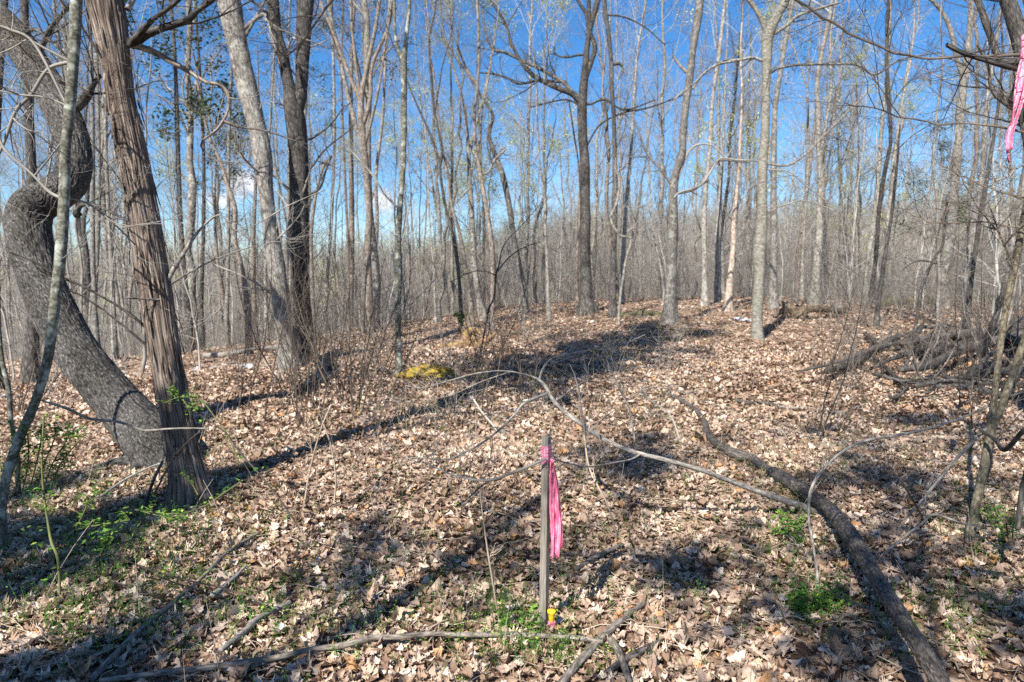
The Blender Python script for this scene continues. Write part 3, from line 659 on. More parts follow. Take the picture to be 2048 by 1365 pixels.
tree('forked_curving_tree', 'dark curving trunk beside the pale one left of centre, bending left then upright', [(985, 665, 15), (985, 600, 15), (985, 520, 17), (978, 450, 15), (968, 390, 15), (957, 330, 14), (951, 290, 12), (949, 230, 11), (955, 170, 10), (958, 100, 9), (955, 20, 8), (952, -50, 7)],
     forks=[[(956, 315, 9), (962, 270, 7), (964, 230, 6), (975, 170, 5), (985, 110, 4)], [(957, 170, 7), (935, 140, 6), (915, 90, 5), (895, 30, 4)]], arms=[([(975, 350, 4), (990, 320, 6), (1010, 300, 5)], {})], mat='brown', tw='twgrey', z0=17, H=13, n=10, low=6, buds=.5, ws=0.62)
tree('arching_tree', 'grey trunk arching to the left behind the curving dark one', [(1052, 600, 14), (1040, 540, 15), (1028, 480, 15), (1018, 410, 15), (1005, 350, 15), (990, 310, 13), (978, 270, 10), (985, 230, 8), (960, 190, 7), (930, 140, 6), (900, 100, 5)], mat='grey', z0=24, H=12, n=12, L0=3, buds=.7, ws=0.85)
tree('pale_thin_tree', 'pale thin straight trunk left of the large centre tree', [(1098, 636, 12), (1096, 580, 11), (1094, 520, 10), (1090, 450, 9), (1090, 400, 8), (1080, 330, 6), (1075, 260, 5)], mat='pale', tw='twpale', z0=19, H=10, n=10, ws=0.75)
tree('pale_leaning_sapling', 'pale sapling with a split top left of centre', [(872, 655, 10), (870, 600, 8), (868, 540, 7), (862, 480, 7), (858, 420, 6), (855, 330, 5), (850, 250, 4)], mat='pale', tw='twpale', z0=21, H=11, n=8, buds=.5, ws=0.55)
# --- centre tree
tree('centre_oak_tree', 'large dark-topped tree in the centre with a long limb reaching left', [(1176, 622, 62), (1173, 600, 45), (1172, 560, 40), (1170, 500, 38), (1171, 440, 36), (1170, 400, 36), (1170, 330, 33), (1166, 280, 32), (1164, 215, 34), (1168, 165, 28), (1172, 120, 22), (1176, 80, 18), (1185, 40, 18), (1196, 0, 18), (1210, -60, 16)],
     forks=[[(1172, 165, 20), (1184, 130, 15), (1192, 95, 14), (1180, 60, 13), (1178, 0, 12), (1170, -70, 10)], [(1175, 75, 11), (1172, 30, 9), (1155, 0, 9), (1135, -40, 8)]],
     arms=[([(1160, 205, 15), (1145, 188, 14), (1118, 178, 11), (1090, 165, 11), (1065, 150, 10), (1042, 124, 8), (1022, 85, 7), (1015, 58, 6), (1000, 28, 6), (981, 0, 6), (965, -30, 5)], dict(n=10, L=1.6, lv=3, mat='dark')),
           ([(1150, 195, 10), (1132, 170, 9), (1105, 152, 9), (1080, 138, 8), (1045, 122, 7), (1010, 105, 7), (985, 98, 6), (970, 60, 5), (966, 20, 4)], dict(n=9, L=1.4, mat='grey', lv=3)),
           ([(1080, 160, 7), (1058, 165, 6), (1036, 168, 5), (1010, 155, 5), (985, 148, 4), (958, 146, 3)], dict(n=6, L=.8)),
           ([(1170, 300, 4), (1200, 250, 4), (1250, 225, 5), (1300, 215, 4), (1380, 185, 3)], dict(n=6, L=.8)),
           ([(1160, 110, 5), (1130, 115, 5), (1110, 108, 4), (1108, 95, 3)], dict(n=5, L=.4)),
           ([(1178, 210, 6), (1210, 200, 5), (1250, 220, 4), (1310, 200, 4)], dict(n=7, L=.8)), ([(1165, 215, 5), (1130, 200, 4), (1060, 215, 3)], dict(n=5, L=.6))],
     mat='dark', tw='twdark', H=17, n=12, low=0, sides=30, disp=(.006, 18, 3), flare=(.5, .5, 6), K=120, z0=20.5, ws=0.62)
tree('dark_companion_stem', 'narrow dark brown stem right against the left side of the large centre tree', [(1155, 622, 12), (1153, 560, 11), (1155, 500, 9), (1160, 430, 8), (1158, 340, 6), (1145, 250, 5)], mat='brown', z0=22, H=9, n=4, ws=0.7)
tree('narrow_dark_tree', 'narrow nearly black trunk just right of the large centre tree', [(1226, 634, 22), (1226, 600, 17), (1227, 540, 15), (1228, 470, 15), (1230, 400, 15), (1230, 330, 13), (1228, 250, 11), (1224, 180, 11), (1222, 120, 11), (1216, 60, 11), (1210, 20, 12), (1205, -50, 10)],
     arms=[([(1225, 130, 7), (1238, 128, 7), (1244, 134, 4)], dict(n=1, L=.2)), ([(1215, 30, 4), (1250, 35, 4), (1290, 55, 3), (1330, 90, 3)], dict(n=5))], mat='dark', tw='twdark', H=15, n=10, low=2, sides=20, K=80, z0=19, flare=(.4, .5, 5), ws=0.85)
tree('pale_tree_behind_dark', 'pale trunk directly behind and right of the narrow dark trunk', [(1243, 628, 18), (1244, 580, 15), (1246, 520, 14), (1250, 450, 12), (1255, 380, 11), (1262, 300, 9), (1268, 200, 8), (1275, 100, 7)], mat='pale', tw='twpale', z0=24, H=15, n=10, ws=0.75)
tree('twisting_white_vine', 'white twisting sapling in front of the narrow dark trunk', [(1238, 640, 7), (1240, 600, 6), (1252, 520, 6), (1262, 480, 5), (1240, 470, 6), (1222, 440, 6), (1235, 400, 6), (1238, 360, 5), (1228, 330, 4)], z0=17.5, mat='pale', tw='twpale', exten=False, low=8, lowL=.8, flare=None, K=60, sides=8)
tree('twisting_smooth_tree', 'smooth grey trunk with a long swerve to the right toward its top', [(1338, 650, 64), (1340, 630, 46), (1342, 570, 38), (1344, 500, 38), (1346, 440, 34), (1346, 390, 30), (1352, 345, 26), (1364, 310, 28), (1366, 270, 24), (1371, 215, 26), (1380, 150, 26), (1387, 90, 24), (1398, 20, 26), (1404, -60, 24)],
     arms=[([(1348, 388, 8), (1390, 378, 6), (1415, 350, 6), (1435, 322, 6), (1500, 325, 4)], dict(n=4, L=.7)), ([(1385, 180, 6), (1400, 155, 5), (1440, 125, 4), (1500, 118, 5)], dict(n=4, L=.6)), ([(1352, 370, 5), (1380, 300, 5), (1420, 290, 4), (1450, 315, 3)], dict(n=5, mat='deadpale')), ([(1372, 145, 8), (1355, 125, 6), (1345, 110, 4)], dict(n=3, L=.4)), ([(1350, 380, 7), (1325, 345, 5), (1290, 300, 4), (1270, 240, 3)], dict(n=8, L=1.2))],
     mat='grey', tw='twgrey', H=15, n=10, low=0, sides=36, disp=(.008, 12, 5), flare=(.35, .55, 5), K=130, z0=17.5, ws=0.62)
tree('banded_beech_tree', 'smooth banded grey-green trunk standing alone on the leaves, right of centre', [(1515, 702, 52), (1515, 688, 36), (1514, 640, 30), (1516, 600, 30), (1518, 550, 30), (1518, 510, 34), (1521, 480, 32), (1524, 440, 30), (1524, 400, 26), (1525, 330, 27), (1530, 270, 24), (1531, 200, 22), (1533, 140, 24), (1534, 90, 30), (1538, 62, 32), (1558, 25, 24), (1572, 0, 22), (1590, -50, 20)],
     forks=[[(1532, 75, 22), (1524, 45, 15), (1508, 15, 12), (1490, -10, 11), (1470, -50, 9)]],
     arms=[([(1522, 122, 7), (1505, 116, 6), (1470, 122, 6), (1435, 130, 5), (1410, 145, 5), (1390, 165, 4), (1345, 202, 3)], dict(n=6, L=.7, mat='grey')),
           ([(1540, 146, 8), (1560, 136, 6), (1600, 130, 6), (1660, 129, 5), (1715, 130, 5), (1750, 150, 5), (1800, 120, 4), (1880, 105, 3)], dict(n=9, L=.8, mat='grey')),
           ([(1534, 328, 5), (1575, 331, 5), (1610, 310, 4), (1640, 280, 4), (1690, 230, 4), (1760, 160, 3)], dict(n=10, L=1.0)),
           ([(1514, 322, 4), (1470, 320, 4), (1440, 318, 4), (1420, 345, 4), (1400, 372, 5), (1360, 385, 4), (1348, 396, 4)], dict(n=3, L=.5)),
           ([(1536, 425, 4), (1570, 410, 3), (1610, 402, 3), (1660, 418, 3)], dict(n=6, L=.6, mat='deadpale')),
           ([(1545, 70, 9), (1575, 50, 8), (1600, 30, 7), (1680, 5, 5)], dict(n=6, L=1.2)), ([(1540, 340, 4), (1580, 345, 3), (1610, 370, 3), (1650, 400, 3)], dict(n=5))],
     mat='beech', tw='twgrey', H=13, n=12, low=5, lowL=1.4, sides=44, disp=(.005, 8, 6), flare=(.22, .55, 5), K=150, z0=14.6, rmin=.0022, lowt=.55, ws=0.78)
tree('shadowed_tree', 'grey-brown trunk half hidden behind the lone banded trunk', [(1548, 625, 26), (1546, 560, 22), (1548, 480, 20), (1547, 400, 18), (1548, 300, 16), (1550, 220, 15), (1560, 150, 14), (1575, 60, 12), (1590, -20, 10)], mat='grey', z0=21, H=15, n=10, ws=0.75)
for a in [
    ('white_topped_tree', 'pale white-grey trunk with a broken side stub between the swerving trunk and the tan one', [(1410, 606, 32), (1410, 570, 24), (1409, 510, 22), (1408, 440, 20), (1412, 370, 18), (1420, 290, 18), (1425, 200, 15), (1438, 110, 14), (1448, 20, 12)], 'pale', 23),
    ('pale_round_tree', 'pale slim trunk just left of the tan one', [(1432, 598, 20), (1434, 540, 16), (1434, 470, 15), (1440, 390, 12), (1446, 300, 9), (1450, 180, 8), (1455, 60, 7)], 'pale', 25),
    ('tan_bark_tree', 'tan orange-tinted slim trunk lit by the sun', [(1456, 608, 24), (1460, 560, 17), (1466, 500, 16), (1468, 440, 12), (1476, 360, 9), (1480, 290, 8), (1483, 220, 7)], 'tan', 21),
    ('stout_white_tree', 'stout pale trunk with a forked base right of the lone banded trunk', [(1630, 590, 34), (1632, 550, 25), (1638, 480, 24), (1640, 420, 20), (1642, 370, 19), (1638, 300, 16), (1636, 230, 15), (1634, 170, 14), (1645, 100, 13), (1660, 30, 12)], 'pale', 24),
    ('narrow_white_tree', 'narrow pale trunk close to the left side of the stout pale one', [(1604, 594, 16), (1605, 540, 11), (1607, 480, 9), (1612, 400, 8), (1618, 300, 7)], 'pale', 25),
    ('leaning_white_tree', 'pale trunk leaning right among the dense brush on the right', [(1730, 600, 19), (1732, 540, 15), (1742, 480, 16), (1752, 410, 15), (1758, 330, 13), (1765, 240, 12), (1775, 140, 10), (1780, 40, 9)], 'pale', 24),
    ('big_fork_tree', 'big pale trunk forking near its top on the far right', [(1884, 592, 42), (1890, 540, 34), (1900, 470, 30), (1906, 410, 26), (1912, 340, 24), (1918, 260, 23), (1925, 180, 24), (1932, 135, 22), (1940, 60, 16), (1943, 0, 15), (1946, -60, 13)], 'pale', 21),
    ('mottled_leaning_tree', 'mottled trunk leaning right close to the big forked pale one', [(1932, 590, 22), (1938, 520, 18), (1948, 440, 17), (1962, 360, 15), (1968, 300, 14), (1972, 220, 13), (1985, 130, 11), (2000, 40, 10)], 'grey', 20),
    ('twin_white_tree', 'thin pale twin stem left of the curved vine-like stem on the right', [(1740, 590, 9), (1745, 520, 8), (1752, 440, 8), (1785, 330, 8), (1800, 230, 7), (1820, 130, 6)], 'pale', 27),
]:
    nm, lb, pts, mt_, z = a
    fk = [[(1926, 160, 14), (1912, 115, 13), (1904, 75, 12), (1890, 35, 11), (1868, 5, 10), (1840, -20, 8)]] if nm == 'big_fork_tree' else ([[(1637, 320, 9), (1650, 250, 8), (1662, 170, 7), (1660, 80, 7), (1672, 0, 6)]] if nm == 'stout_white_tree' else [])
    tree(nm, lb, pts, forks=fk, mat=mt_, tw='twpale' if mt_ != 'grey' else 'twgrey', z0=z, H=17, n=11, low=4, lowL=2, sides=20, disp=(.006, 10, 5), lowt=.45, ws=.55 if nm in ('white_topped_tree', 'pale_round_tree') else .72)
tree('dark_leaning_sapling', 'dark straight sapling leaning right, in front of the brush on the right', [(1754, 622, 13), (1762, 570, 11), (1772, 500, 10), (1783, 430, 9), (1790, 370, 8), (1795, 320, 6), (1800, 250, 4)], mat='dark', tw='twdark', z0=17, exten=False, low=12, lowL=1.2, H=6, ws=0.75)
tree('dark_green_sapling', 'dark sapling with a tilted stem behind the big forked pale trunk', [(1938, 600, 13), (1948, 520, 12), (1960, 440, 13), (1972, 370, 12), (1985, 290, 10), (1998, 200, 8), (2005, 120, 7)], mat='dark', tw='twdark', z0=14.5, H=8, n=8, ws=0.75)
# right edge big dark tree
tree('edge_oak_tree', 'big dark trunk cut off by the upper right edge of the picture', [(2085, 640, 90), (2080, 560, 70), (2076, 460, 62), (2070, 340, 58), (2062, 200, 56), (2040, 80, 52), (2015, 0, 48), (1990, -70, 44)],
     forks=[[(2045, 120, 28), (2000, 120, 22), (1975, 60, 20), (1955, 0, 18), (1935, -50, 16)]],
     arms=[([(2068, 330, 24), (2040, 215, 20), (2015, 200, 18), (2000, 188, 16)], dict(n=5, L=1)), ([(2062, 240, 10), (1990, 190, 8), (1975, 130, 7), (1955, 90, 6)], dict(n=8, L=1.2, lv=3))],
     mat='dark', tw='twdark', z0=10.5, H=14, n=12, sides=30, disp=(.012, 20, 3), low=6, lowL=2, ws=0.6)
# right foreground forked sapling
tree('forked_sapling', 'greenish forked sapling rising in the right foreground', [(1932, 1118, 20), (1940, 1070, 20), (1952, 1010, 20), (1965, 950, 20), (1975, 900, 20), (1980, 870, 22), (1988, 800, 15), (1995, 740, 15), (2004, 670, 15), (2015, 600, 15), (2030, 530, 14), (2045, 450, 14), (2062, 360, 13)],
     forks=[[(1980, 865, 15), (2000, 820, 15), (2018, 770, 15), (2035, 720, 15), (2052, 670, 14), (2075, 590, 13)]],
     arms=[([(1982, 850, 7), (1960, 870, 7), (1925, 905, 7), (1885, 950, 7), (1845, 1000, 6), (1810, 1040, 5), (1780, 1085, 4)], dict(n=3, L=.2, mat='deadpale')), ([(2030, 540, 5), (2000, 470, 4), (1975, 400, 3)], dict(n=5, L=.5))],
     mat='olive', tw='twbrown', z0=4.15, H=5.5, n=5, L0=1.2, low=3, lowL=.6, sides=22, disp=(.002, 15, 6), flare=(.12, .2, 4), K=100, rmin=.0016)
tree('bent_thin_stem', 'thin crooked black stem standing among the fallen dark branches', [(1808, 742, 9), (1822, 700, 8), (1832, 650, 8), (1838, 610, 9), (1842, 580, 8), (1855, 545, 8), (1872, 512, 7), (1885, 490, 6), (1890, 455, 4)], arms=[([(1878, 530, 4), (1850, 522, 4), (1825, 526, 3), (1800, 545, 2)], dict(n=2, L=.2))], mat='dark', tw='twdark', z0=10.5, exten=False, low=6, lowL=.6, flare=None, K=60, lowt=.2, ws=0.8)
tree('arching_thin_sapling', 'thin dark sapling with a sharp elbow standing behind the rotten stump', [(952, 745, 7), (962, 700, 7), (972, 650, 7), (978, 618, 7), (988, 595, 7), (992, 550, 7), (998, 530, 6), (1008, 490, 4), (1040, 455, 3), (1080, 410, 2)],
     forks=[[(993, 548, 4), (1020, 515, 4), (1050, 495, 3), (1080, 485, 2)], [(993, 550, 4), (970, 542, 3), (940, 545, 3), (900, 565, 2)]], mat='dark', tw='twgrey', z0=10.2, exten=False, low=10, lowL=.5, flare=None, K=50, lowt=.3, rmin=.002, ws=0.6)
# left background dark trunks
for k, (px, by, tx, w_, z, mt_, lb) in enumerate([
    (62, 735, 55, 34, 12.5, 'dark', 'stout dark trunk in the gap left of the leaning sapling and behind the crooked tree'),
    (-15, 740, 10, 26, 11, 'dark', 'dark trunk cut by the left edge behind the crooked tree'),
    (200, 705, 168, 15, 15, 'grey', 'slim grey trunk seen between the crooked tree and the cedar, leftmost there'),
    (185, 700, 200, 13, 17, 'grey', 'thin grey trunk nearly touching its neighbour between the crooked tree and the cedar'),
    (222, 690, 215, 13, 18, 'pale', 'pale thin trunk closest to the left side of the cedar'),
    (382, 640, 330, 16, 19, 'dark', 'dark slim trunk close to the right side of the cedar'),
    (405, 630, 395, 12, 22, 'dark', 'dark thin trunk right of the cedar, second from it'),
    (445, 655, 480, 12, 21, 'grey', 'thin grey trunk midway between the cedar and the leaning grey tree'),
    (535, 640, 545, 9, 22, 'pale', 'pale thin stem seen against the left side of the leaning grey tree'),
    (655, 640, 668, 11, 22, 'grey', 'grey thin trunk right of the dark forked tree, nearest to it'),
    (690, 640, 690, 9, 24, 'brown', 'brown thin trunk between the dark forked tree and the fanning brown one'),
]):
    pp = [(px+(tx-px)*t+7*math.sin(t*5+k*2), by-(by+60)*t, w_*(1.35 if t == 0 else 1-.4*t)) for t in (0, .12, .3, .5, .7, .85, 1)]
    tree('background_tree', lb, pp, z0=z, mat=mt_, tw={'dark': 'twdark', 'grey': 'twgrey', 'pale': 'twpale', 'brown': 'twbrown'}[mt_], H=16, n=10, low=5, lowL=2, ws=.75, group='slim trees behind the left foreground')

# pines and evergreens behind
def evergreen(px, by, z, H, label, wpx, k0=.3, per=5, seed=0, lean=0, L0=2.2, nl=34):
    g = np.random.default_rng(seed); b = P(px, by, z); b[2] = Ts(b[0], b[1]); root = empty('pine_tree', b)
    tag(root, label, 'evergreen tree', 'evergreens in the wood')
    n = 30; t = np.linspace(0, 1, n); Pt = np.stack([b[0]+lean*t+.12*np.sin(t*6+seed), b[1]+.1*np.cos(t*5), b[2]-.1+H*t], -1); Rr = wpx/2/F*z*(1-.85*t)
    mt = MB(); mt.tubes(Pt, Rr, 14, flare=(.4, .5, 5)); mt.build('trunk', M['brown'], root, b)
    mc = MB(); co = []; limbs(mc, Pt, Rr, nl, k0, .99, L0, g, lv=3, ang=1.25, up=.0, rr=.3, collect=co, twigs=5)
    mc.build('crown', M['twbrown'], root, b)
    ml = MB(); q = np.concatenate(co); cl = vn(q*1.1, seed) > -.15; leaf_bits(ml, q[cl], per*2, .10, .03, .11, g, .8); ml.build('foliage', M['needle'], root, b)
evergreen(690, 640, 26, 17, 'dark green pine crown behind the fanning brown tree', 14, .5, 2, 1, 1.0, 2.6, 34)
evergreen(455, 650, 24, 8.4, 'small dark pine crown between the cedar and the leaning grey tree', 10, .6, 2, 2, -.3, 1.6, 20)
evergreen(510, 650, 28, 13, 'dark pine crown showing right of the leaning grey tree', 12, .6, 2, 3, .4, 1.8, 16)
evergreen(1600, 600, 30, 14, 'sparse pine with tufts high behind the lone banded trunk', 10, .6, 1, 4, .4, 2.2, 14)
evergreen(1872, 590, 27, 6.2, 'low dull green young pine in the brush left of the big forked pale trunk', 8, .25, 2, 5, 0, 1.5, 26)

# ================================================================== BACKGROUND WOOD
def proto(seed, H, r, mat, tw, n, L0, lv=3, low=.3, wig=.05, twigs=5, fork=False, buds=0, rmin=.006, ang=.7, sides=8, dens=1.):
    g = np.random.default_rng(seed); K = 26; t = np.linspace(0, 1, K)
    a = g.normal(0, 1, (K, 2)); c = np.cumsum(a*np.array(wig), 0); c -= c[0]
    Pt = np.stack([c[:, 0], c[:, 1], t*H-.25], -1); Rr = r*(1-.85*t)**.8
    root = empty('bare_tree', (0, 0, 0)); mt = MB(); mt.tubes(Pt, Rr, sides, disp=(.008, 9, 4), flare=(.35, .5, 5), seed=seed)
    mc = MB(); co = [] if buds else None
    if fork:
        i = int(K*g.uniform(.3, .5)); d = unit(np.array([g.normal(), g.normal(), 3.2])); pp = [Pt[i]]
        for k in range(14): d = unit(d+g.normal(0, .06, 3)+UP*.12); pp.append(pp[-1]+d*H*(1-i/K)/14)
        pp = np.array(pp); pr = Rr[i]*.75*np.linspace(1, .15, 15); mt.tubes(pp, pr, sides); limbs(mc, pp, pr, n//2, .1, .98, L0, g, lv=lv, ang=ang, rmin=rmin, twigs=twigs, collect=co, up=.08, dens=dens)
    limbs(mc, Pt, Rr, n, low, .98, L0, g, lv=lv, ang=ang, rmin=rmin, twigs=twigs, collect=co, up=.08, dens=dens)
    a = mt.build('trunk', M[mat], root); b = mc.build('crown', M[tw], root); parts = [a, b]
    if buds:
        ml = MB(); q = np.concatenate(co); leaf_bits(ml, q[g.random(len(q)) < .8], 2, .06, .05, .13, g); parts.append(ml.build('foliage', M['bud'], root))
    return root, parts, (mat, 'budding' if buds else '', r)
def place(pr, loc, rz, sc, label, cat, group, first, name=None):
    root, parts, _ = pr
    if not first:
        nr = root.copy(); COL.objects.link(nr)
        for q in parts: c = q.copy(); COL.objects.link(c); c.parent = nr
        root = nr
    root.location = loc; root.rotation_euler = (g0.normal(0, .045), g0.normal(0, .06), rz); root.scale = (sc[0], sc[0], sc[1])
    tag(root, label, cat, group); return root

protos = [proto(101, 18, 0.102, 'pale', 'twpale', 20, 3.4), proto(102, 16, 0.075, 'pale', 'twpale', 18, 2.6, fork=True), proto(103, 19, 0.129, 'grey', 'twgrey', 20, 3.6, fork=True),
          proto(104, 15, 0.061, 'grey', 'twgrey', 18, 2.4, wig=.09), proto(105, 17, 0.088, 'brown', 'twbrown', 20, 2.8), proto(106, 14, 0.051, 'pale', 'twpale', 18, 2.2, wig=.1, fork=True),
          proto(107, 18, 0.109, 'grey', 'twgrey', 22, 3.4), proto(108, 13, 0.041, 'grey', 'twpale', 16, 2.0, wig=.12), proto(109, 15, 0.068, 'pale', 'twpale', 22, 2.6, buds=1), proto(110, 17, 0.095, 'pale', 'twpale', 18, 3.0, low=.22),
          proto(111, 14, 0.054, 'brown', 'twbrown', 16, 2.2, wig=.1, fork=True), proto(112, 16, 0.082, 'dark', 'twdark', 16, 2.6)]
used = [False]*len(protos)
spots = []
gb = np.random.default_rng(42)
def far_enough(x, y, d):
    return all((x-a)**2+(y-b)**2 > d*d for a, b in spots)
tries = 0
while len(spots) < 165 and tries < 20000:
    tries += 1
    y = float(gb.uniform(20.5, 58)); x = float(gb.uniform(-.80, .80)*y)
    if y < 27 and -4.5 < x < 9 and gb.random() < .8: continue
    if y < 33 and gb.random() < .45: continue
    if not far_enough(x, y, 1.1): continue
    spots.append((x, y))
rows = []
for (x, y) in spots:
    rows.append((proj(np.array([x, y, Ts(x, y)+1.5]))[0], x, y))
rows.sort()
names = {'pale': 'pale', 'grey': 'grey', 'brown': 'brown', 'dark': 'dark'}
marks = [(-300, 'the left edge'), (110, 'the crooked tree'), (330, 'the cedar'), (560, 'the leaning grey tree'), (612, 'the dark forked tree'), (797, 'the slender straight tree'), (955, 'the pale smooth trunk'), (1170, 'the large centre tree'), (1343, 'the swerving trunk'), (1520, 'the lone banded trunk'), (1638, 'the stout pale trunk'), (1905, 'the big forked pale trunk'), (2500, 'the right edge')]
ordn = ['first', 'second', 'third', 'fourth', 'fifth', 'sixth', 'seventh', 'eighth', 'ninth', 'tenth', 'eleventh', 'twelfth', 'thirteenth', 'fourteenth']
cnt = {}
for (px, x, y) in rows:
    left = x < -3
    k = int(gb.choice(12, p=np.array([3, 3, 2, 3, 2, 3, 1.5, 3, 2.2 if y > 30 else .3, 2, 1.5, .8 if not left else 2.5])/np.sum([3, 3, 2, 3, 2, 3, 1.5, 3, 2.2 if y > 30 else .3, 2, 1.5, .8 if not left else 2.5])))
    mt_, bud, r = protos[k][2]
    sc = float(gb.uniform(.7, 1.25)); sh = float(gb.uniform(.65, 1.2))
    seg = max(i for i in range(len(marks)) if marks[i][0] <= max(px, -299)); seg = min(seg, len(marks)-2)
    nm = names[mt_]; girth = 'stout' if r*sc > .1 else ('slim' if r*sc > .066 else 'thin')
    if y < 36:
        kk = (seg, nm, girth, bud); cnt[kk] = cnt.get(kk, 0)+1
        lb = f"{girth} {nm} {bud + ' ' if bud else ''}tree behind, {ordn[min(cnt[kk]-1, 13)]} such right of {marks[seg][1]}"
    else:
        lb = f"{girth} {nm} {'budding ' if bud else ''}tree deep in the wood behind, one of many alike"
    place(protos[k], (x, y, Ts(x, y)), float(gb.uniform(0, 6.28)), (sc, sh), lb, 'tree', f"{girth} {nm} trees of the wood" if y >= 36 else 'trees at the front of the wood', not used[k]); used[k] = True

for k, (px, z, lb) in enumerate([(905, 27, 'tree with pale yellow-green buds above the dark wavy trunk'), (965, 30, 'tree with pale yellow-green buds behind the dark curving trunk'), (1085, 29, 'tree with pale yellow-green buds left of the large centre tree'), (1450, 28, 'tree with yellow-green buds behind the tan trunk'), (1500, 31, 'tree with yellow-green buds showing just left of the lone banded trunk')]):
    b = P(px, 620, z); place(protos[8], (b[0], b[1], Ts(b[0], b[1])), k*1.3, (.95, 1.0), lb, 'tree', 'budding trees', False)
# saplings in front of / inside the wood
sp = []
for s_, H, r, tw in ((201, 4.5, .022, 'twgrey'), (202, 6.5, .032, 'twpale'), (203, 3.2, .016, 'twbrown'), (204, 7.5, .04, 'twgrey'), (205, 5.2, .024, 'twpale')):
    g = np.random.default_rng(s_); K = 16; t = np.linspace(0, 1, K); c = np.cumsum(g.normal(0, .035, (K, 2)), 0)+np.outer(t, g.normal(0, .3, 2)); c -= c[0]
    Pt = np.stack([c[:, 0], c[:, 1], t*H-.1], -1); Rr = r*(1-.8*t); root = empty('young_sapling', (0, 0, 0))
    mt = MB(); mt.tubes(Pt, Rr, 6); mc = MB(); limbs(mc, Pt, Rr, 15, .15, .98, H*.24, g, lv=3, ang=.85, rmin=.003, twigs=4, dens=.8, up=.06)
    a = mt.build('trunk', M[tw], root); b = mc.build('crown', M[tw], root); sp.append((root, [a, b], (tw, H)))
us = [False]*5; sp2 = []
tries = 0
while len(sp2) < 190 and tries < 9000:
    tries += 1
    y = float(gb.uniform(13, 40)); x = float(gb.uniform(-.80, .80)*y)
    if y < 21 and -3.5 < x < 10 : continue
    if 21 <= y < 25 and 0 < x < 8 and gb.random() < .8: continue
    if not all((x-a)**2+(y-b)**2 > .6 for a, b, _ in sp2): continue
    sp2.append((x, y, proj(np.array([x, y, Ts(x, y)+1]))[0]))
cnt = {}
for (x, y, px) in sorted(sp2, key=lambda q: q[2]):
    k = int(gb.integers(0, 5)); tw, H = sp[k][2]
    nm = {'twgrey': 'grey', 'twpale': 'pale', 'twbrown': 'brown'}[tw]; hh = 'knee-to-head-high' if H < 4 else ('tall' if H > 6 else 'middling')
    seg = min(max(i for i in range(len(marks)) if marks[i][0] <= max(px, -299)), len(marks)-2)
    if y < 22:
        kk = (seg, nm, hh); cnt[kk] = cnt.get(kk, 0)+1
        lb = f"{hh} {nm} sapling, {ordn[min(cnt[kk]-1, 13)]} such right of {marks[seg][1]}"
        gr = 'saplings before the wood'
    else: lb = f"{hh} {nm} sapling inside the wood, one of many alike"; gr = f"{hh} {nm} saplings in the wood"
    s1 = float(gb.uniform(.7, 1.25)); place(sp[k], (x, y, Ts(x, y)), float(gb.uniform(0, 6.28)), (s1, s1), lb, 'sapling', gr, not us[k]); us[k] = True

# understory tangle: one mass
def undergrowth(seed, name, mat, label, spec):
    g = np.random.default_rng(seed); mb = MB()
    for n, y0, y1, H0, r0 in spec:
        y = g.uniform(y0, y1, n); x = g.uniform(-.84, .84, n)*y
        keep = ~((y < 26) & (x > -4) & (x < 8.5)) & (vn(np.stack([x*.32, y*.2, 0*x], -1), seed) > g.uniform(-.75, .35, n)); x, y = x[keep], y[keep]; n = len(x)
        p = np.stack([x, y, T(x, y)], -1); hh = H0*(1+.5*vn(np.stack([x*.15, y*.15, 0*x], -1), seed+5))
        k = 4; pp = np.repeat(p, k, 0) + g.normal(0, .15, (n*k, 3))*[1, 1, 0]; d = unit(g.normal(0, .38, (n*k, 3)) + UP)
        grow(mb, pp, d, g.uniform(.3, 1.3, n*k)*np.repeat(hh, k), np.full(n*k, r0), [dict(k=6, n=3, wig=.13, up=.02, kids=6, lr=.5, ang=.7, rr=.6, tip=.3, rmin=r0*.35), dict(k=4, n=3, wig=.2, kids=3, lr=.55, ang=.7, rmin=r0*.3), dict(k=3, n=3, wig=.2)], g)
    tag(mb.build(name, M[mat]), label, 'undergrowth', kind='stuff')
undergrowth(77, 'undergrowth', 'twgrey', 'dense tangle of bare grey brush at the foot of the wood', ((700, 18, 30, 1.5, .0038), (1500, 27, 60, 2.9, .0085)))
undergrowth(78, 'dry_undergrowth', 'twgrey', 'patches of low dry brush at the foot of the wood', ((500, 18, 30, 1.1, .003), (900, 27, 55, 2.2, .007)))

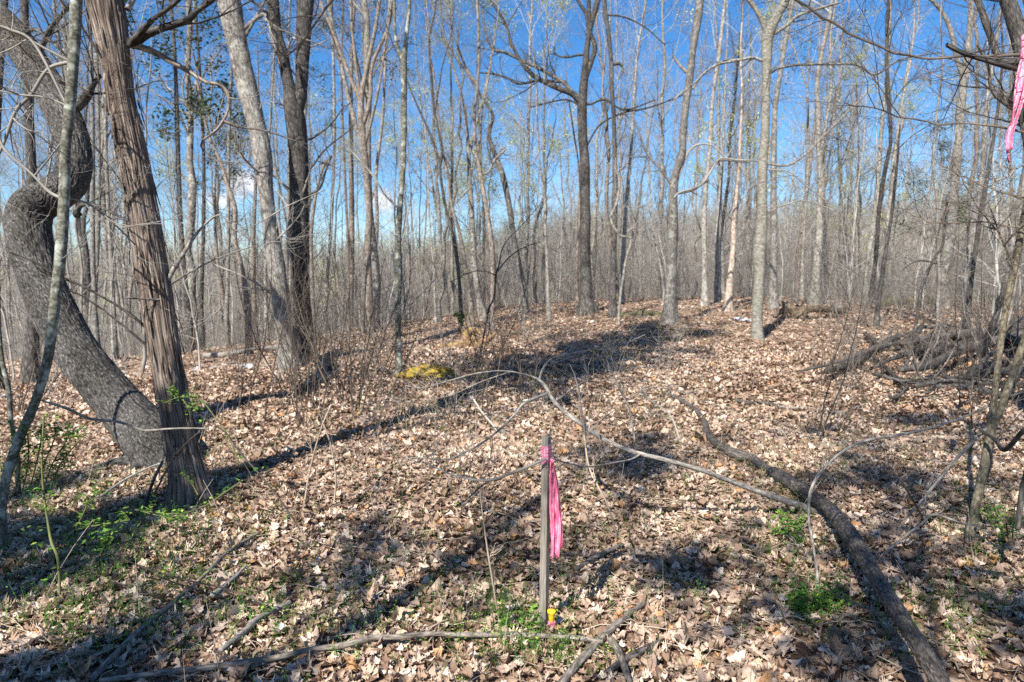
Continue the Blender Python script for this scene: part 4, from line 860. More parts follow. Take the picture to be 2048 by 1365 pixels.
def far_wood():
    g = np.random.default_rng(88); mb = MB()
    n = 5600; y = 50+185*g.random(n)**.66; x = g.uniform(-.86, .86, n)*y
    z = T(x, y); H = g.uniform(6, 10, n)+6*g.random(n)**4; K = 7; t = np.linspace(0, 1, K)
    Pt = np.zeros((n, K, 3)); lean = g.normal(0, .5, (n, 2))
    for k in range(K): Pt[:, k] = np.stack([x+lean[:, 0]*t[k]+g.normal(0, .12, n), y+lean[:, 1]*t[k], z+H*t[k]-.2], -1)
    Rr = g.uniform(.05, .15, n)[:, None]*(1-.85*t)[None]*(1+y/300)[:, None]
    mb.tubes(Pt, Rr, 4)
    m = 13; idx = np.repeat(np.arange(n), m); tt = g.uniform(.22, .97, n*m); s_ = tt*(K-1); i = s_.astype(int); f = (s_-i)[:, None]
    pos = Pt[idx, i]*(1-f)+Pt[idx, np.minimum(i+1, K-1)]*f; d = unit(g.normal(0, .75, (n*m, 3))+UP*.9)
    grow(mb, pos, d, H[idx]*.2*g.uniform(.5, 1.3, n*m), (.016+.010*y[idx]/100), [dict(k=4, n=3, wig=.15, up=.06, kids=6, lr=.55, ang=.6, rr=.5, tip=.3, rmin=.010), dict(k=3, n=3, wig=.2, up=.05, tip=.5)], g)
    tag(mb.build('far_wood', M['twgrey']), 'pale bare trees massed on the slopes beyond the ridge', 'wood', kind='stuff')
far_wood()

# trees standing behind the camera: their shade falls into the picture
def shade_tree(x, y, H, r, seed, label, n=16, L0=3.0, per=3):
    g = np.random.default_rng(seed); K = 24; t = np.linspace(0, 1, K); b = np.array([x, y, Ts(x, y)])
    Pt = np.stack([x+.3*np.sin(t*3+seed), y+.2*np.sin(t*4), b[2]-.2+t*H], -1); Rr = r*(1-.85*t); root = empty('bare_tree', b); tag(root, label, 'tree')
    mt = MB(); mt.tubes(Pt, Rr, 12); mt.build('trunk', M['grey'], root, b); mc = MB(); co = []; limbs(mc, Pt, Rr, n, .25, .98, L0, g, lv=3, collect=co, rmin=.004)
    mc.build('crown', M['twgrey'], root, b)
    if per: ml = MB(); leaf_bits(ml, np.concatenate(co), per, .1, .05, .14, g); ml.build('foliage', M['needle'], root, b)
shade_tree(-6.3, -1.6, 6.3, .1, 302, 'low dense evergreen out of view behind the camera at far left', n=30, L0=1.5, per=7)
shade_tree(-4.6, -2.6, 4.9, .07, 306, 'small dense evergreen out of view behind the camera on the left', n=26, L0=1.2, per=6)
shade_tree(-3.9, -3.0, 9.5, .13, 303, 'sparse evergreen out of view behind the camera, left of the path of light', n=16, L0=1.7, per=2)
shade_tree(-1.3, -3.4, 12.5, .055, 304, 'patchy evergreen out of view straight behind the camera', n=22, L0=2.3, per=3)
shade_tree(1.6, -5.6, 13, .06, 305, 'slim evergreen out of view behind the camera at right', n=16, L0=2.2, per=3)
# ================================================================== THINGS ON THE FOREST FLOOR
def plain(name, col, rough=.6, spec=.3, trans=0, bump=0):
    m, nt, b = newmat(name, rough, spec); l = nt.links.new
    ge = node(nt, 'ShaderNodeNewGeometry'); n = noise(nt, ge.outputs['Position'], 60, 4)
    mr = node(nt, 'ShaderNodeMapRange'); mr.inputs['To Min'].default_value = .85; mr.inputs['To Max'].default_value = 1.12; l(n.outputs['Fac'], mr.inputs['Value'])
    hv = node(nt, 'ShaderNodeHueSaturation'); hv.inputs['Color'].default_value = (*col, 1); l(mr.outputs[0], hv.inputs['Value']); l(hv.outputs['Color'], b.inputs['Base Color'])
    if bump:
        bp = node(nt, 'ShaderNodeBump'); bp.inputs['Strength'].default_value = bump; bp.inputs['Distance'].default_value = .004; l(n.outputs['Fac'], bp.inputs['Height']); l(bp.outputs[0], b.inputs['Normal'])
    if trans:
        tr = node(nt, 'ShaderNodeBsdfTranslucent'); tr.inputs['Color'].default_value = (*col, 1); ms = node(nt, 'ShaderNodeMixShader'); ms.inputs[0].default_value = trans
        l(b.outputs[0], ms.inputs[1]); l(tr.outputs[0], ms.inputs[2]); l(ms.outputs[0], nt.nodes['Material Output'].inputs['Surface'])
    return m
M['pink'] = plain('pink flagging', (1.0, .24, .44), .42, .45, .45, .3)
M['yellow'] = plain('yellow plastic cap', (.85, .55, .03), .4, .4)
M['scrap'] = plain('bluish plastic scrap', (.55, .66, .80), .35, .4, .2)
M['white'] = plain('white plastic scrap', (.5, .52, .56), .4, .4, .2)
_m = M['pink']; _n = _m.node_tree; _g2 = _n.nodes.new('ShaderNodeNewGeometry'); _mp = _n.nodes.new('ShaderNodeMapping'); _mp.inputs['Scale'].default_value = (170, 170, 14)
_n.links.new(_g2.outputs['Position'], _mp.inputs['Vector']); _nz = noise(_n, _mp.outputs[0], 1, 3); _rp = ramp(_n, [(.34, (.98, .13, .33)), (.52, (1, .36, .53)), (.68, (1, .70, .79))]); _n.links.new(_nz.outputs['Fac'], _rp.inputs['Fac'])  # pale to deep pink streaks paint highlights, creases and light through the tape
for _x in _n.nodes:
    if _x.type == 'HUE_SAT': _n.links.new(_rp.outputs['Color'], _x.inputs['Color'])
    if _x.type == 'BSDF_TRANSLUCENT': _n.links.new(_rp.outputs['Color'], _x.inputs['Color'])
# weathered timber
def timber():
    m, nt, b = newmat('weathered timber', .8); l = nt.links.new
    at = node(nt, 'ShaderNodeAttribute', attribute_name='tc'); mp = node(nt, 'ShaderNodeMapping'); mp.inputs['Scale'].default_value = (170, 170, 5); l(at.outputs['Vector'], mp.inputs['Vector'])
    n = noise(nt, mp.outputs[0], 1, 5, .6, .4); rp = ramp(nt, [(.3, (.10, .085, .07)), (.5, (.21, .185, .155)), (.72, (.33, .30, .26))]); l(n.outputs['Fac'], rp.inputs['Fac']); l(rp.outputs['Color'], b.inputs['Base Color'])
    bp = node(nt, 'ShaderNodeBump'); bp.inputs['Strength'].default_value = .5; bp.inputs['Distance'].default_value = .002; l(n.outputs['Fac'], bp.inputs['Height']); l(bp.outputs[0], b.inputs['Normal'])
    return m
M['timber'] = timber()

def boxloft(mb, rings):
    """rings: list of (4 corners x3) -> closed prism"""
    V = np.array(rings).reshape(-1, 3); k = len(rings); f = []
    for i in range(k-1):
        for j in range(4): f.append([i*4+j, i*4+(j+1) % 4, (i+1)*4+(j+1) % 4, (i+1)*4+j])
    f.append([3, 2, 1, 0]); q = (k-1)*4; f.append([q, q+1, q+2, q+3]); mb.geo(V, f)

def stake():
    z = 3.16; b = P(1087, 1258, z); gz = Ts(b[0], b[1]); top = P(1093, 874, z*.985); bot = np.array([b[0], b[1], min(gz, b[2])-.08])
    a = R_(-34); ux = np.array([cos(a), sin(a), 0]); uy = np.array([-sin(a), cos(a), 0])
    root = empty('survey_stake', (b[0], b[1], gz)); tag(root, 'weathered grey wooden survey stake wrapped with pink flagging', 'survey stake')
    def rect(c, hx, hy, ch=0): return [c-ux*hx-uy*hy, c+ux*hx-uy*hy, c+ux*hx+uy*hy, c-ux*hx+uy*hy]
    hx, hy = .0165, .014; mb = MB(); n = 30; g = np.random.default_rng(4)
    def at(t): return bot+(top-bot)*t
    rings = []
    for k in range(n):
        t = k/(n-1); rings.append([p + g.normal(0, .0003, 3)*(k < n-1) for p in rect(at(t), hx, hy)])
    rings.append(rect(at(1)+np.array([0, 0, .003]), hx-.003, hy-.003))
    boxloft(mb, rings); mb.build('post', M['timber'], root, (b[0], b[1], gz), smooth_=False)
    # flagging wound round the top, wrinkled
    H = np.linalg.norm(top-bot); t0 = 1-.118/H*1.0; t1 = 1-.038/H
    mb = MB(); th = np.linspace(0, 2*pi, 49)[:-1]
    def sqr(c, h1, h2, e):
        cs, sn = np.cos(th), np.sin(th); m = np.maximum(np.abs(cs)/h1, np.abs(sn)/h2); rx = cs/m; ry = sn/m
        return c[None]+ux[None]*(rx*(1+e/h1))[:, None]+uy[None]*(ry*(1+e/h2))[:, None]
    K = 16; V = []
    for k in range(K):
        t = t0+(t1-t0)*k/(K-1); q = sqr(at(t), hx, hy, .0018); wr = .0012*np.sin(k*2.3+th*2)+.0009*np.sin(k*4.1+th*3+1); zz = .010*np.sin(th+.5)*(.4 if k in (0, K-1) else 1)
        q = q+(q-at(t)[None])*(wr/.015)[:, None]; q[:, 2] += zz; V.append(q)
    V = np.array(V).reshape(-1, 3); n = 48; i = np.arange(K-1)[:, None]*n+np.arange(n)[None]; j = np.arange(K-1)[:, None]*n+((np.arange(n)+1) % n)[None]
    mb.geo(V, np.stack([i, j, j+n, i+n], -1).reshape(-1, 4))
    # little corner sticking out at the left
    c = P(1081, 905, z*.985); mb.geo([c, c+[.012, 0, -.012], c+[.012, 0, .012], c+[0, 0, .010]], [[0, 1, 2, 3]])
    wr = mb.build('flagging_wrap', M['pink'], root, (b[0], b[1], gz))
    # tail: folded ribbon
    K = 34; s = smooth(np.array([[*P(1102, 918, z*.98), .006], [*P(1103, 932, z*.98), .008], [*P(1106, 965, z*.985), .019], [*P(1108, 1010, z*.985), .023], [*P(1111, 1060, z*.985), .022], [*P(1110, 1112, z*.985), .021]]), K)
    C = 13; u = np.linspace(-1, 1, C); V = []
    for k in range(K):
        c = s[k, :3]; wd = s[k, 3]; t = k/(K-1)
        fold = .013*np.sin(u*4.2+t*1.5)*(.4+.6*t)+.006*np.sin(u*9+t*9)+.003*np.sin(t*37+u*3)
        V.append(np.stack([c[0]+u*wd*(1+.05*np.sin(t*11)), c[1]+fold-.008, c[2]+.003*np.sin(u*5+k)*(k == K-1)*3+.0*u], -1))
    V = np.array(V); i = np.arange(K-1)[:, None]*C+np.arange(C-1)[None]; f = np.stack([i, i+1, i+C+1, i+C], -1).reshape(-1, 4)
    mb = MB(); mb.geo(V.reshape(-1, 3), f)
    V2 = V.copy(); V2[..., 0] += .008*np.linspace(0, 1, K)[:, None]+.002; V2[..., 1] += .012; V2 = V2[:-2]; i = np.arange(K-3)[:, None]*C+np.arange(C-1)[None]; f = np.stack([i, i+1, i+C+1, i+C], -1).reshape(-1, 4); mb.geo(V2.reshape(-1, 3), f)
    k0 = P(1103, 922, z*.975); a_, r_ = np.array([k0+[-.006, 0, .006], k0+[.006, -.004, 0], k0+[.004, 0, -.012]]), np.array([.004, .009, .005]); q = smooth(np.column_stack([a_, r_]), 8); mb.tubes(q[:, :3], q[:, 3], 8)
    tl = mb.build('flagging_tail', M['pink'], root, (b[0], b[1], gz)); m = tl.modifiers.new('s', 'SOLIDIFY'); m.thickness = .0004
stake()

def marker():
    z = 3.12; b = P(1105, 1274, z); gz = Ts(b[0], b[1]); root = empty('survey_marker', (b[0], b[1], gz)); tag(root, 'short survey pin with a yellow cap and pink tape at the foot of the stake', 'survey marker')
    c = P(1103, 1222, z)
    ax = np.array([c[0], c[1], 0]); mb = MB()
    prof = [(-.052, .010), (-.048, .0125), (-.025, .014), (-.012, .017), (-.008, .0195), (0, .020), (.003, .018), (.003, .001)]
    mb.tubes(np.array([[c[0]+.0001*i, c[1], c[2]+h] for i, (h, r) in enumerate(prof)]), np.array([r for h, r in prof]), 24)
    mb.build('cap', M['yellow'], root, (b[0], b[1], gz))
    mb = MB(); mb.tubes(np.array([[c[0], c[1], c[2]-.045], [b[0]+.002, b[1], (c[2]+gz)/2-.03], [b[0]+.004, b[1], gz-.05]]), np.array([.0065]*3), 12); mb.build('rod', M['timber'], root, (b[0], b[1], gz))
    g = np.random.default_rng(3); mb = MB()
    for k in range(5):
        t = np.linspace(0, 1, 12); x = c[0]+.006*np.sin(k*1.3)+.014*t*g.uniform(.3, 1.4)+.006*np.sin(t*9+k); yy = c[1]-.016+.004*k; zz = c[2]-.048-(.085+.02*(k % 3))*t
        wd = .007; L_ = np.stack([x-wd, yy+.004*np.sin(t*12+k), np.maximum(zz, gz-.002+.02)], -1); Rr = L_+[wd*2, .003, .002]
        V = np.stack([L_, Rr], 1).reshape(-1, 3); i = np.arange(11)*2; mb.geo(V, np.stack([i, i+1, i+3, i+2], -1))
    tp = mb.build('tape', M['pink'], root, (b[0], b[1], gz)); m = tp.modifiers.new('s', 'SOLIDIFY'); m.thickness = .0005
marker()

# flagging hanging from a limb, upper right
def hanging():
    z = 3.6
    root_b, rr = trace([(1893, 90, 9), (1930, 108, 9), (1970, 120, 10), (2010, 132, 11), (2050, 142, 12), (2110, 160, 14), (2250, 205, 20), (2345, 260, 26)], z, 3.75, 40)
    g = np.random.default_rng(8); base = P(2345, 700, 3.75); base[2] = Ts(base[0], base[1]); rt = empty('bare_tree', base); tag(rt, 'dark tree whose bare limbs reach in over the upper right edge beside the pink tape', 'tree')
    t_ = np.linspace(0, 1, 40); tp = np.stack([base[0]+.12*np.sin(t_*5), base[1]+.1*np.sin(t_*4+1), base[2]-.1+8*t_], -1); mt = MB(); mt.tubes(tp, .15*(1-.7*t_), 24, disp=(.008, 30, 5), flare=(.2, .5, 5)); mt.build('trunk', M['dark'], rt, base)
    mc = MB(); limbs(mc, tp, .15*(1-.7*t_), 9, .6, .98, 1.6, g, lv=3, rmin=.002); mc.build('crown', M['twdark'], rt, base); rt_tree, base_tree = rt, base
    mb = MB(); mb.tubes(root_b, rr, 12, disp=(.001, 30, 5)); limbs(mb, root_b, np.maximum(rr, .006), 8, .1, .8, .8, g, lv=3, rmin=.0014, up=.02); mb.build('branch', M['dark'], rt, base)
    V = []; K = 40; C = 7; u = np.linspace(-1, 1, C)
    s = smooth(np.array([[*P(2046, 70, z), .006], [*P(2046, 110, z), .012], [*P(2040, 150, z), .022], [*P(2034, 190, z), .020], [*P(2027, 225, z), .008], [*P(2024, 243, z), .004], [*P(2024, 250, z), .018], [*P(2021, 270, z), .019], [*P(2020, 300, z), .018]]), K)
    for k in range(K): t = k/(K-1); V.append(np.stack([s[k, 0]+u*s[k, 3], s[k, 1]+.008*np.sin(u*4+t*5), s[k, 2]+u*.006], -1))
    V = np.array(V); i = np.arange(K-1)[:, None]*C+np.arange(C-1)[None]; f = np.stack([i, i+1, i+C+1, i+C], -1).reshape(-1, 4); mb = MB(); mb.geo(V.reshape(-1, 3), f)
    s = smooth(np.array([[*P(2048, 90, z+.02), .006], [*P(2052, 130, z+.02), .016], [*P(2050, 180, z+.02), .012], [*P(2030, 250, z+.02), .005], [*P(2016, 300, z+.02), .005], [*P(2018, 325, z+.02), .002]]), 24); V = []
    for k in range(24): V.append(np.stack([s[k, 0]+u*s[k, 3], s[k, 1]+.01*np.sin(u*3+k*.3), s[k, 2]+u*.002], -1))
    V = np.array(V); i = np.arange(23)[:, None]*C+np.arange(C-1)[None]; mb.geo(V.reshape(-1, 3), np.stack([i, i+1, i+C+1, i+C], -1).reshape(-1, 4))
    o = mb.build('flagging_tape', M['pink'], None, P(2046, 90, z)); tag(o, 'twisted strip of pink flagging tape hanging at the upper right', 'flagging tape'); m = o.modifiers.new('s', 'SOLIDIFY'); m.thickness = .0005
    # thin overhead branches crossing the sky
    for k, (pts, z_, n, lb) in enumerate([
        ([(1560, -30, 6), (1600, 5, 6), (1660, 45, 5), (1730, 80, 5), (1800, 108, 5), (1870, 118, 5), (1960, 112, 6), (2048, 108, 8), (2160, 110, 10), (2345, 170, 16)][::-1], 3.9, 14, 'long thin branch sagging across the upper right sky'),
        ([(1690, 205, 2.5), (1760, 222, 3), (1850, 246, 3.5), (1950, 247, 4), (2048, 262, 6), (2160, 285, 8), (2345, 350, 14)][::-1], 3.7, 14, 'thin level branch crossing the sky below the sagging one'),
        ([(1875, 330, 2), (1920, 350, 3), (1990, 380, 4), (2048, 395, 5), (2160, 430, 8), (2345, 500, 13)][::-1], 4.0, 8, 'thin branch slanting in from the right edge over the dark brush'),
        ([(1990, 365, 3), (2020, 350, 4), (2048, 332, 4), (2150, 330, 7), (2345, 400, 12)][::-1], 3.7, 5, 'short pale branch entering at the right edge below the pink tape'),
        ([(1800, 420, 2), (1860, 443, 3), (1950, 446, 3), (2048, 455, 4), (2160, 480, 6), (2345, 560, 12)][::-1], 4.4, 8, 'fine dark level twig above the fallen branches at right'),
        ([(-60, -30, 8), (-20, 20, 8), (30, 70, 7), (60, 120, 5), (100, 150, 4), (180, 180, 3)], 4.4, 9, 'dark thin branch entering the upper left corner'),
        ([(700, -40, 6), (650, 20, 5), (600, 90, 4), (560, 110, 3), (520, 60, 2)], 7.5, 12, 'thin drooping branch in front of the forked dark stems'),
        ([(430, -50, 7), (505, 0, 6), (540, 40, 5), (560, 100, 4), (590, 150, 3)], 7.0, 10, 'thin dark branch hanging from above over the leaning grey tree'),
    ]):
        a, b_ = trace(pts, *((3.75, z_) if pts[0][0] > 2100 else (z_, z_+.3)), 36); a = a+.012*vn(np.stack([np.arange(36)*.6, np.zeros(36), np.zeros(36)], -1), k)[:, None]; bs = a[0]; side_ = pts[0][0] > 2100
        if side_: rt, bs = rt_tree, base_tree
        else: rt = empty('overhead_branch', bs); tag(rt, lb, 'branch')
        mb = MB(); mb.tubes(a, b_, 8); limbs(mb, a, np.maximum(b_, .006), n, .1, .98, .75, g, lv=3, rmin=.0014, up=.03, ang=.8, twigs=5); mb.build('branch', M['twbrown' if k not in (3,) else 'deadpale'], rt, bs)
        if side_: rt_tree.children[-1]['label'] = lb
hanging()

# ---- logs and fallen branches
def ground_path(pts, lift, n=60):
    """pixel polyline lying on the ground: (px,py,w) ; lift added to the radius"""
    a = []
    for i, p in enumerate(pts):
        lf = lift[i] if isinstance(lift, (list, tuple)) else lift
        z = GZ(p[0], p[1]+2)
        for _ in range(4):                      # find the depth where the axis sits lf+radius above the ground
            q = P(p[0], p[1], z); h = Ts(q[0], q[1]); r = p[2]/2/F*z
            want = h+lf+r*.6; v = (p[1]-682.5)/F
            z = (CAMH-want)/(sin(PITCH)+v*cos(PITCH))
        a.append([*P(p[0], p[1], z), p[2]/2/F*z])
    s = smooth(np.array(a), n); return s[:, :3], s[:, 3]
def log(name, label, cat, pts, lift=0., mat='log', n=70, sides=20, disp=(.006, 24, 4), arms=(), group=None, tw=0, twL=.5, twm='twgrey', zz=None, wk=1., seed=1):
    g = np.random.default_rng(seed+int(abs(pts[0][0])))
    pts = [(q[0], q[1], q[2]*wk) for q in pts]; Pt, Rr = ground_path(pts, lift, n) if zz is None else trace([(*p[:3], z) for p, z in zip(pts, zz)], 0, None, n)
    b = Pt[0].copy(); mb = MB(); Rr = Rr.copy(); Rr[0] *= .9
    # closed ends
    e0 = Pt[0]-unit(Pt[1]-Pt[0])*.002; e1 = Pt[-1]+unit(Pt[-1]-Pt[-2])*.002
    Pt2 = np.vstack([e0, Pt, e1]); R2 = np.concatenate([[.0005], Rr, [.0005]])
    mb.tubes(Pt2, R2, sides, disp=disp and (min(disp[0], Rr.mean()*.22), disp[1], disp[2]), seed=seed)
    for ap, am, aw in arms:
        i = int(np.argmin([np.hypot(*(np.array(proj(q))-np.array(ap[0][:2]))) for q in Pt])); z = depth_of(Pt[i])
        a, r = trace([(p[0], p[1], p[2]*(.35+.5*wk), z+dz) for p, dz in zip(ap, am)], 0, None, 26); a = a+(Pt[i]-a[0])*np.linspace(1, 0, 26)[:, None]**3
        mb.tubes(a, r, max(8, sides//2)); 
        if aw: limbs(mb, a, np.maximum(r, .004), aw, .2, 1, twL, g, lv=2, rmin=.0014, ang=.8, twigs=4)
    if tw: limbs(mb, Pt, np.maximum(Rr, .006), tw, .1, 1, twL, g, lv=2, rmin=.0016, ang=.8, twigs=4, up=.05)
    o = mb.build(name, M[mat], None, b); tag(o, label, cat, group); return o, Pt
log('fallen_log', 'long dark bark-covered log running from the bottom right up toward the centre', 'log',
    [(1900, 1400, 60), (1850, 1310, 56), (1800, 1232, 54), (1745, 1145, 52), (1715, 1095, 50), (1680, 1045, 50), (1655, 1015, 48), (1610, 985, 42), (1560, 953, 38), (1535, 940, 30), (1505, 920, 32), (1480, 912, 30), (1440, 893, 22), (1415, 868, 20), (1408, 842, 16), (1385, 815, 12), (1340, 790, 10), (1310, 778, 7)],
    lift=[.32, .30, .26, .21, .17, .12, .10, .06, .04, .04, .03, .05, .05, .04, .05, .05, .05, .04], n=330, sides=70, disp=(.006, 60, 14), wk=.6)
# pale branch arching above the leaves
o, bp_ = log('fallen_branch', 'long pale grey branch arching over the leaves from behind the dark log to the centre', 'branch',
    [(1905, 1140, 20), (1870, 1100, 24), (1830, 1072, 24), (1780, 1046, 22), (1735, 1040, 20), (1690, 1046, 18), (1640, 1028, 20), (1600, 1012, 21), (1540, 992, 19), (1480, 970, 18), (1400, 940, 17), (1330, 920, 16), (1280, 908, 16), (1230, 890, 14), (1180, 862, 14), (1140, 832, 13), (1110, 805, 12), (1092, 775, 11), (1080, 762, 10), (1060, 752, 7), (1030, 745, 5), (1000, 742, 4), (960, 746, 3), (925, 753, 2)],
    zz=[4.05, 4.25, 4.4, 4.55, 4.6, 4.55, 4.6, 4.55, 4.45, 4.35, 4.2, 4.15, 4.15, 4.2, 4.25, 4.3, 4.4, 4.5, 4.5, 4.55, 4.6, 4.7, 4.75, 4.8], mat='deadpale', n=170, sides=16, disp=(.0026, 45, 7), wk=.72,
    arms=[([(1078, 762, 7), (1084, 742, 7), (1098, 722, 6), (1120, 712, 5), (1180, 700, 4), (1240, 690, 3), (1290, 670, 2)], [0, 0, .05, .1, .15, .2, .25], 10),
          ([(1095, 785, 9), (1070, 795, 9), (1045, 808, 9), (1032, 825, 8), (1008, 850, 7), (980, 875, 7), (940, 900, 6), (892, 920, 5), (840, 916, 4), (790, 920, 2)], [0, -.05, -.1, -.12, -.2, -.2, -.3, -.3, -.35, -.4], 9),
          ([(1280, 910, 7), (1262, 920, 6), (1230, 926, 5), (1180, 934, 5), (1140, 928, 5), (1105, 918, 4)], [0, -.1, -.3, -.6, -.85, -1.0], 5),
          ([(1180, 862, 4), (1230, 820, 3), (1290, 780, 2.5), (1340, 770, 2)], [0, .1, .2, .3], 6), ([(1110, 800, 4), (1160, 770, 3), (1230, 740, 2.5), (1320, 735, 2)], [0, .1, .2, .3], 8),
          ([(950, 744, 4), (900, 760, 3), (850, 775, 2.5), (810, 772, 2)], [0, .05, .1, .1], 6), ([(1020, 745, 4), (960, 765, 3), (905, 790, 2), (860, 800, 1.5)], [0, 0, 0, .1], 6)], twL=.42)
log('thin_branch', 'thin brown branch passing in front of the stake from the left', 'branch', [(1092, 918, 6), (1060, 932, 6), (1020, 948, 6), (985, 960, 6), (950, 960, 5), (905, 950, 4), (870, 935, 3), (850, 925, 3)], zz=[3.08, 3.08, 3.1, 3.15, 3.2, 3.3, 3.4, 3.5], mat='twgrey', sides=8, disp=None, tw=6, twL=.3)
log('thin_branch', 'thin dark twig running down left from the middle of the brown branch by the stake', 'branch', [(985, 958, 4), (960, 975, 4), (935, 998, 3), (915, 1012, 2)], zz=[3.3, 3.4, 3.5, 3.6], mat='twdark', sides=6, disp=None)
# bottom sticks
log('stick', 'long slender stick lying across the leaves in front of the stake', 'stick', [(1205, 1284, 9), (1150, 1276, 10), (1080, 1272, 11), (1000, 1269, 11), (930, 1270, 12), (860, 1268, 12), (800, 1274, 12), (745, 1276, 13), (690, 1290, 13), (620, 1300, 13), (540, 1318, 12), (440, 1332, 11), (330, 1345, 10), (200, 1362, 9)], .05, 'stick', n=90, sides=12)
log('stick', 'thick pale stick crossing the end of the long slender one, right of the stake', 'stick', [(1120, 1372, 24), (1150, 1332, 22), (1185, 1295, 20), (1215, 1265, 19), (1250, 1236, 17), (1292, 1204, 13)], .03, 'stick', sides=18)
log('stick', 'short broken stick at the lower centre right of the thick pale one', 'stick', [(1215, 1345, 10), (1250, 1320, 12), (1285, 1302, 13), (1318, 1285, 9)], .035, 'log', sides=12)
log('stick', 'short grey stick standing at a slant below the thick pale one', 'stick', [(1222, 1280, 14), (1240, 1310, 14), (1258, 1365, 13)], .04, 'stick', sides=10)
log('stick', 'small pale stick lying right of the pink flagging', 'stick', [(1150, 1140, 5), (1185, 1118, 8), (1215, 1103, 8), (1245, 1090, 7)], .04, 'stick', sides=10)
log('stick', 'brown curved stick on the leaves at the lower left', 'stick', [(180, 1362, 10), (240, 1300, 11), (290, 1250, 12), (335, 1215, 12), (370, 1185, 10), (410, 1150, 8), (455, 1105, 6), (520, 1065, 4)], .04, 'stick', sides=14)
log('stick', 'short bleached stick at the lower left, upper of two', 'stick', [(424, 1192, 14), (450, 1172, 12), (475, 1150, 10), (492, 1133, 7)], .045, 'deadpale', sides=10)
log('stick', 'short bleached stick at the lower left, lower of two', 'stick', [(440, 1302, 14), (490, 1262, 13), (520, 1235, 11), (580, 1205, 8)], .045, 'deadpale', sides=10)
log('stick', 'grey stick in the dark shade at the left edge', 'stick', [(0, 1215, 10), (50, 1180, 9), (85, 1150, 8), (110, 1115, 6)], .03, 'log', sides=10)
log('stick', 'thin pale stick leaning against the foot of the cedar', 'stick', [(195, 998, 5), (250, 960, 5), (300, 935, 4), (330, 925, 4)], [.03, .06, .08, .1], 'twpale', sides=8, disp=None)
log('stick', 'dark stick standing against the left side of the cedar foot', 'stick', [(290, 1012, 7), (300, 980, 7), (312, 950, 7), (326, 922, 6)], zz=[4.85, 4.9, 4.95, 5.0], mat='dark', sides=8, disp=None)
log('stick', 'dark twig standing close right of the dark stick at the cedar foot', 'stick', [(298, 1012, 4), (318, 970, 4), (345, 920, 4), (380, 880, 3), (420, 850, 3)], zz=[4.7, 4.7, 4.7, 4.65, 4.6], mat='twdark', sides=8, disp=None)
log('pale_vine', 'pale vine swinging from the leaning sapling across the cedar trunk', 'vine', [(85, 802, 4), (135, 818, 6), (180, 838, 6), (230, 843, 6), (262, 852, 5), (290, 861, 5), (340, 858, 4), (380, 857, 4), (418, 858, 4)], zz=[4.2, 4.3, 4.4, 4.45, 4.45, 4.4, 4.4, 4.4, 4.45], mat='deadpale', sides=8, disp=None, arms=[([(262, 852, 5), (275, 872, 4), (285, 890, 4), (302, 900, 3)], [0, 0, 0, .1], 0)])
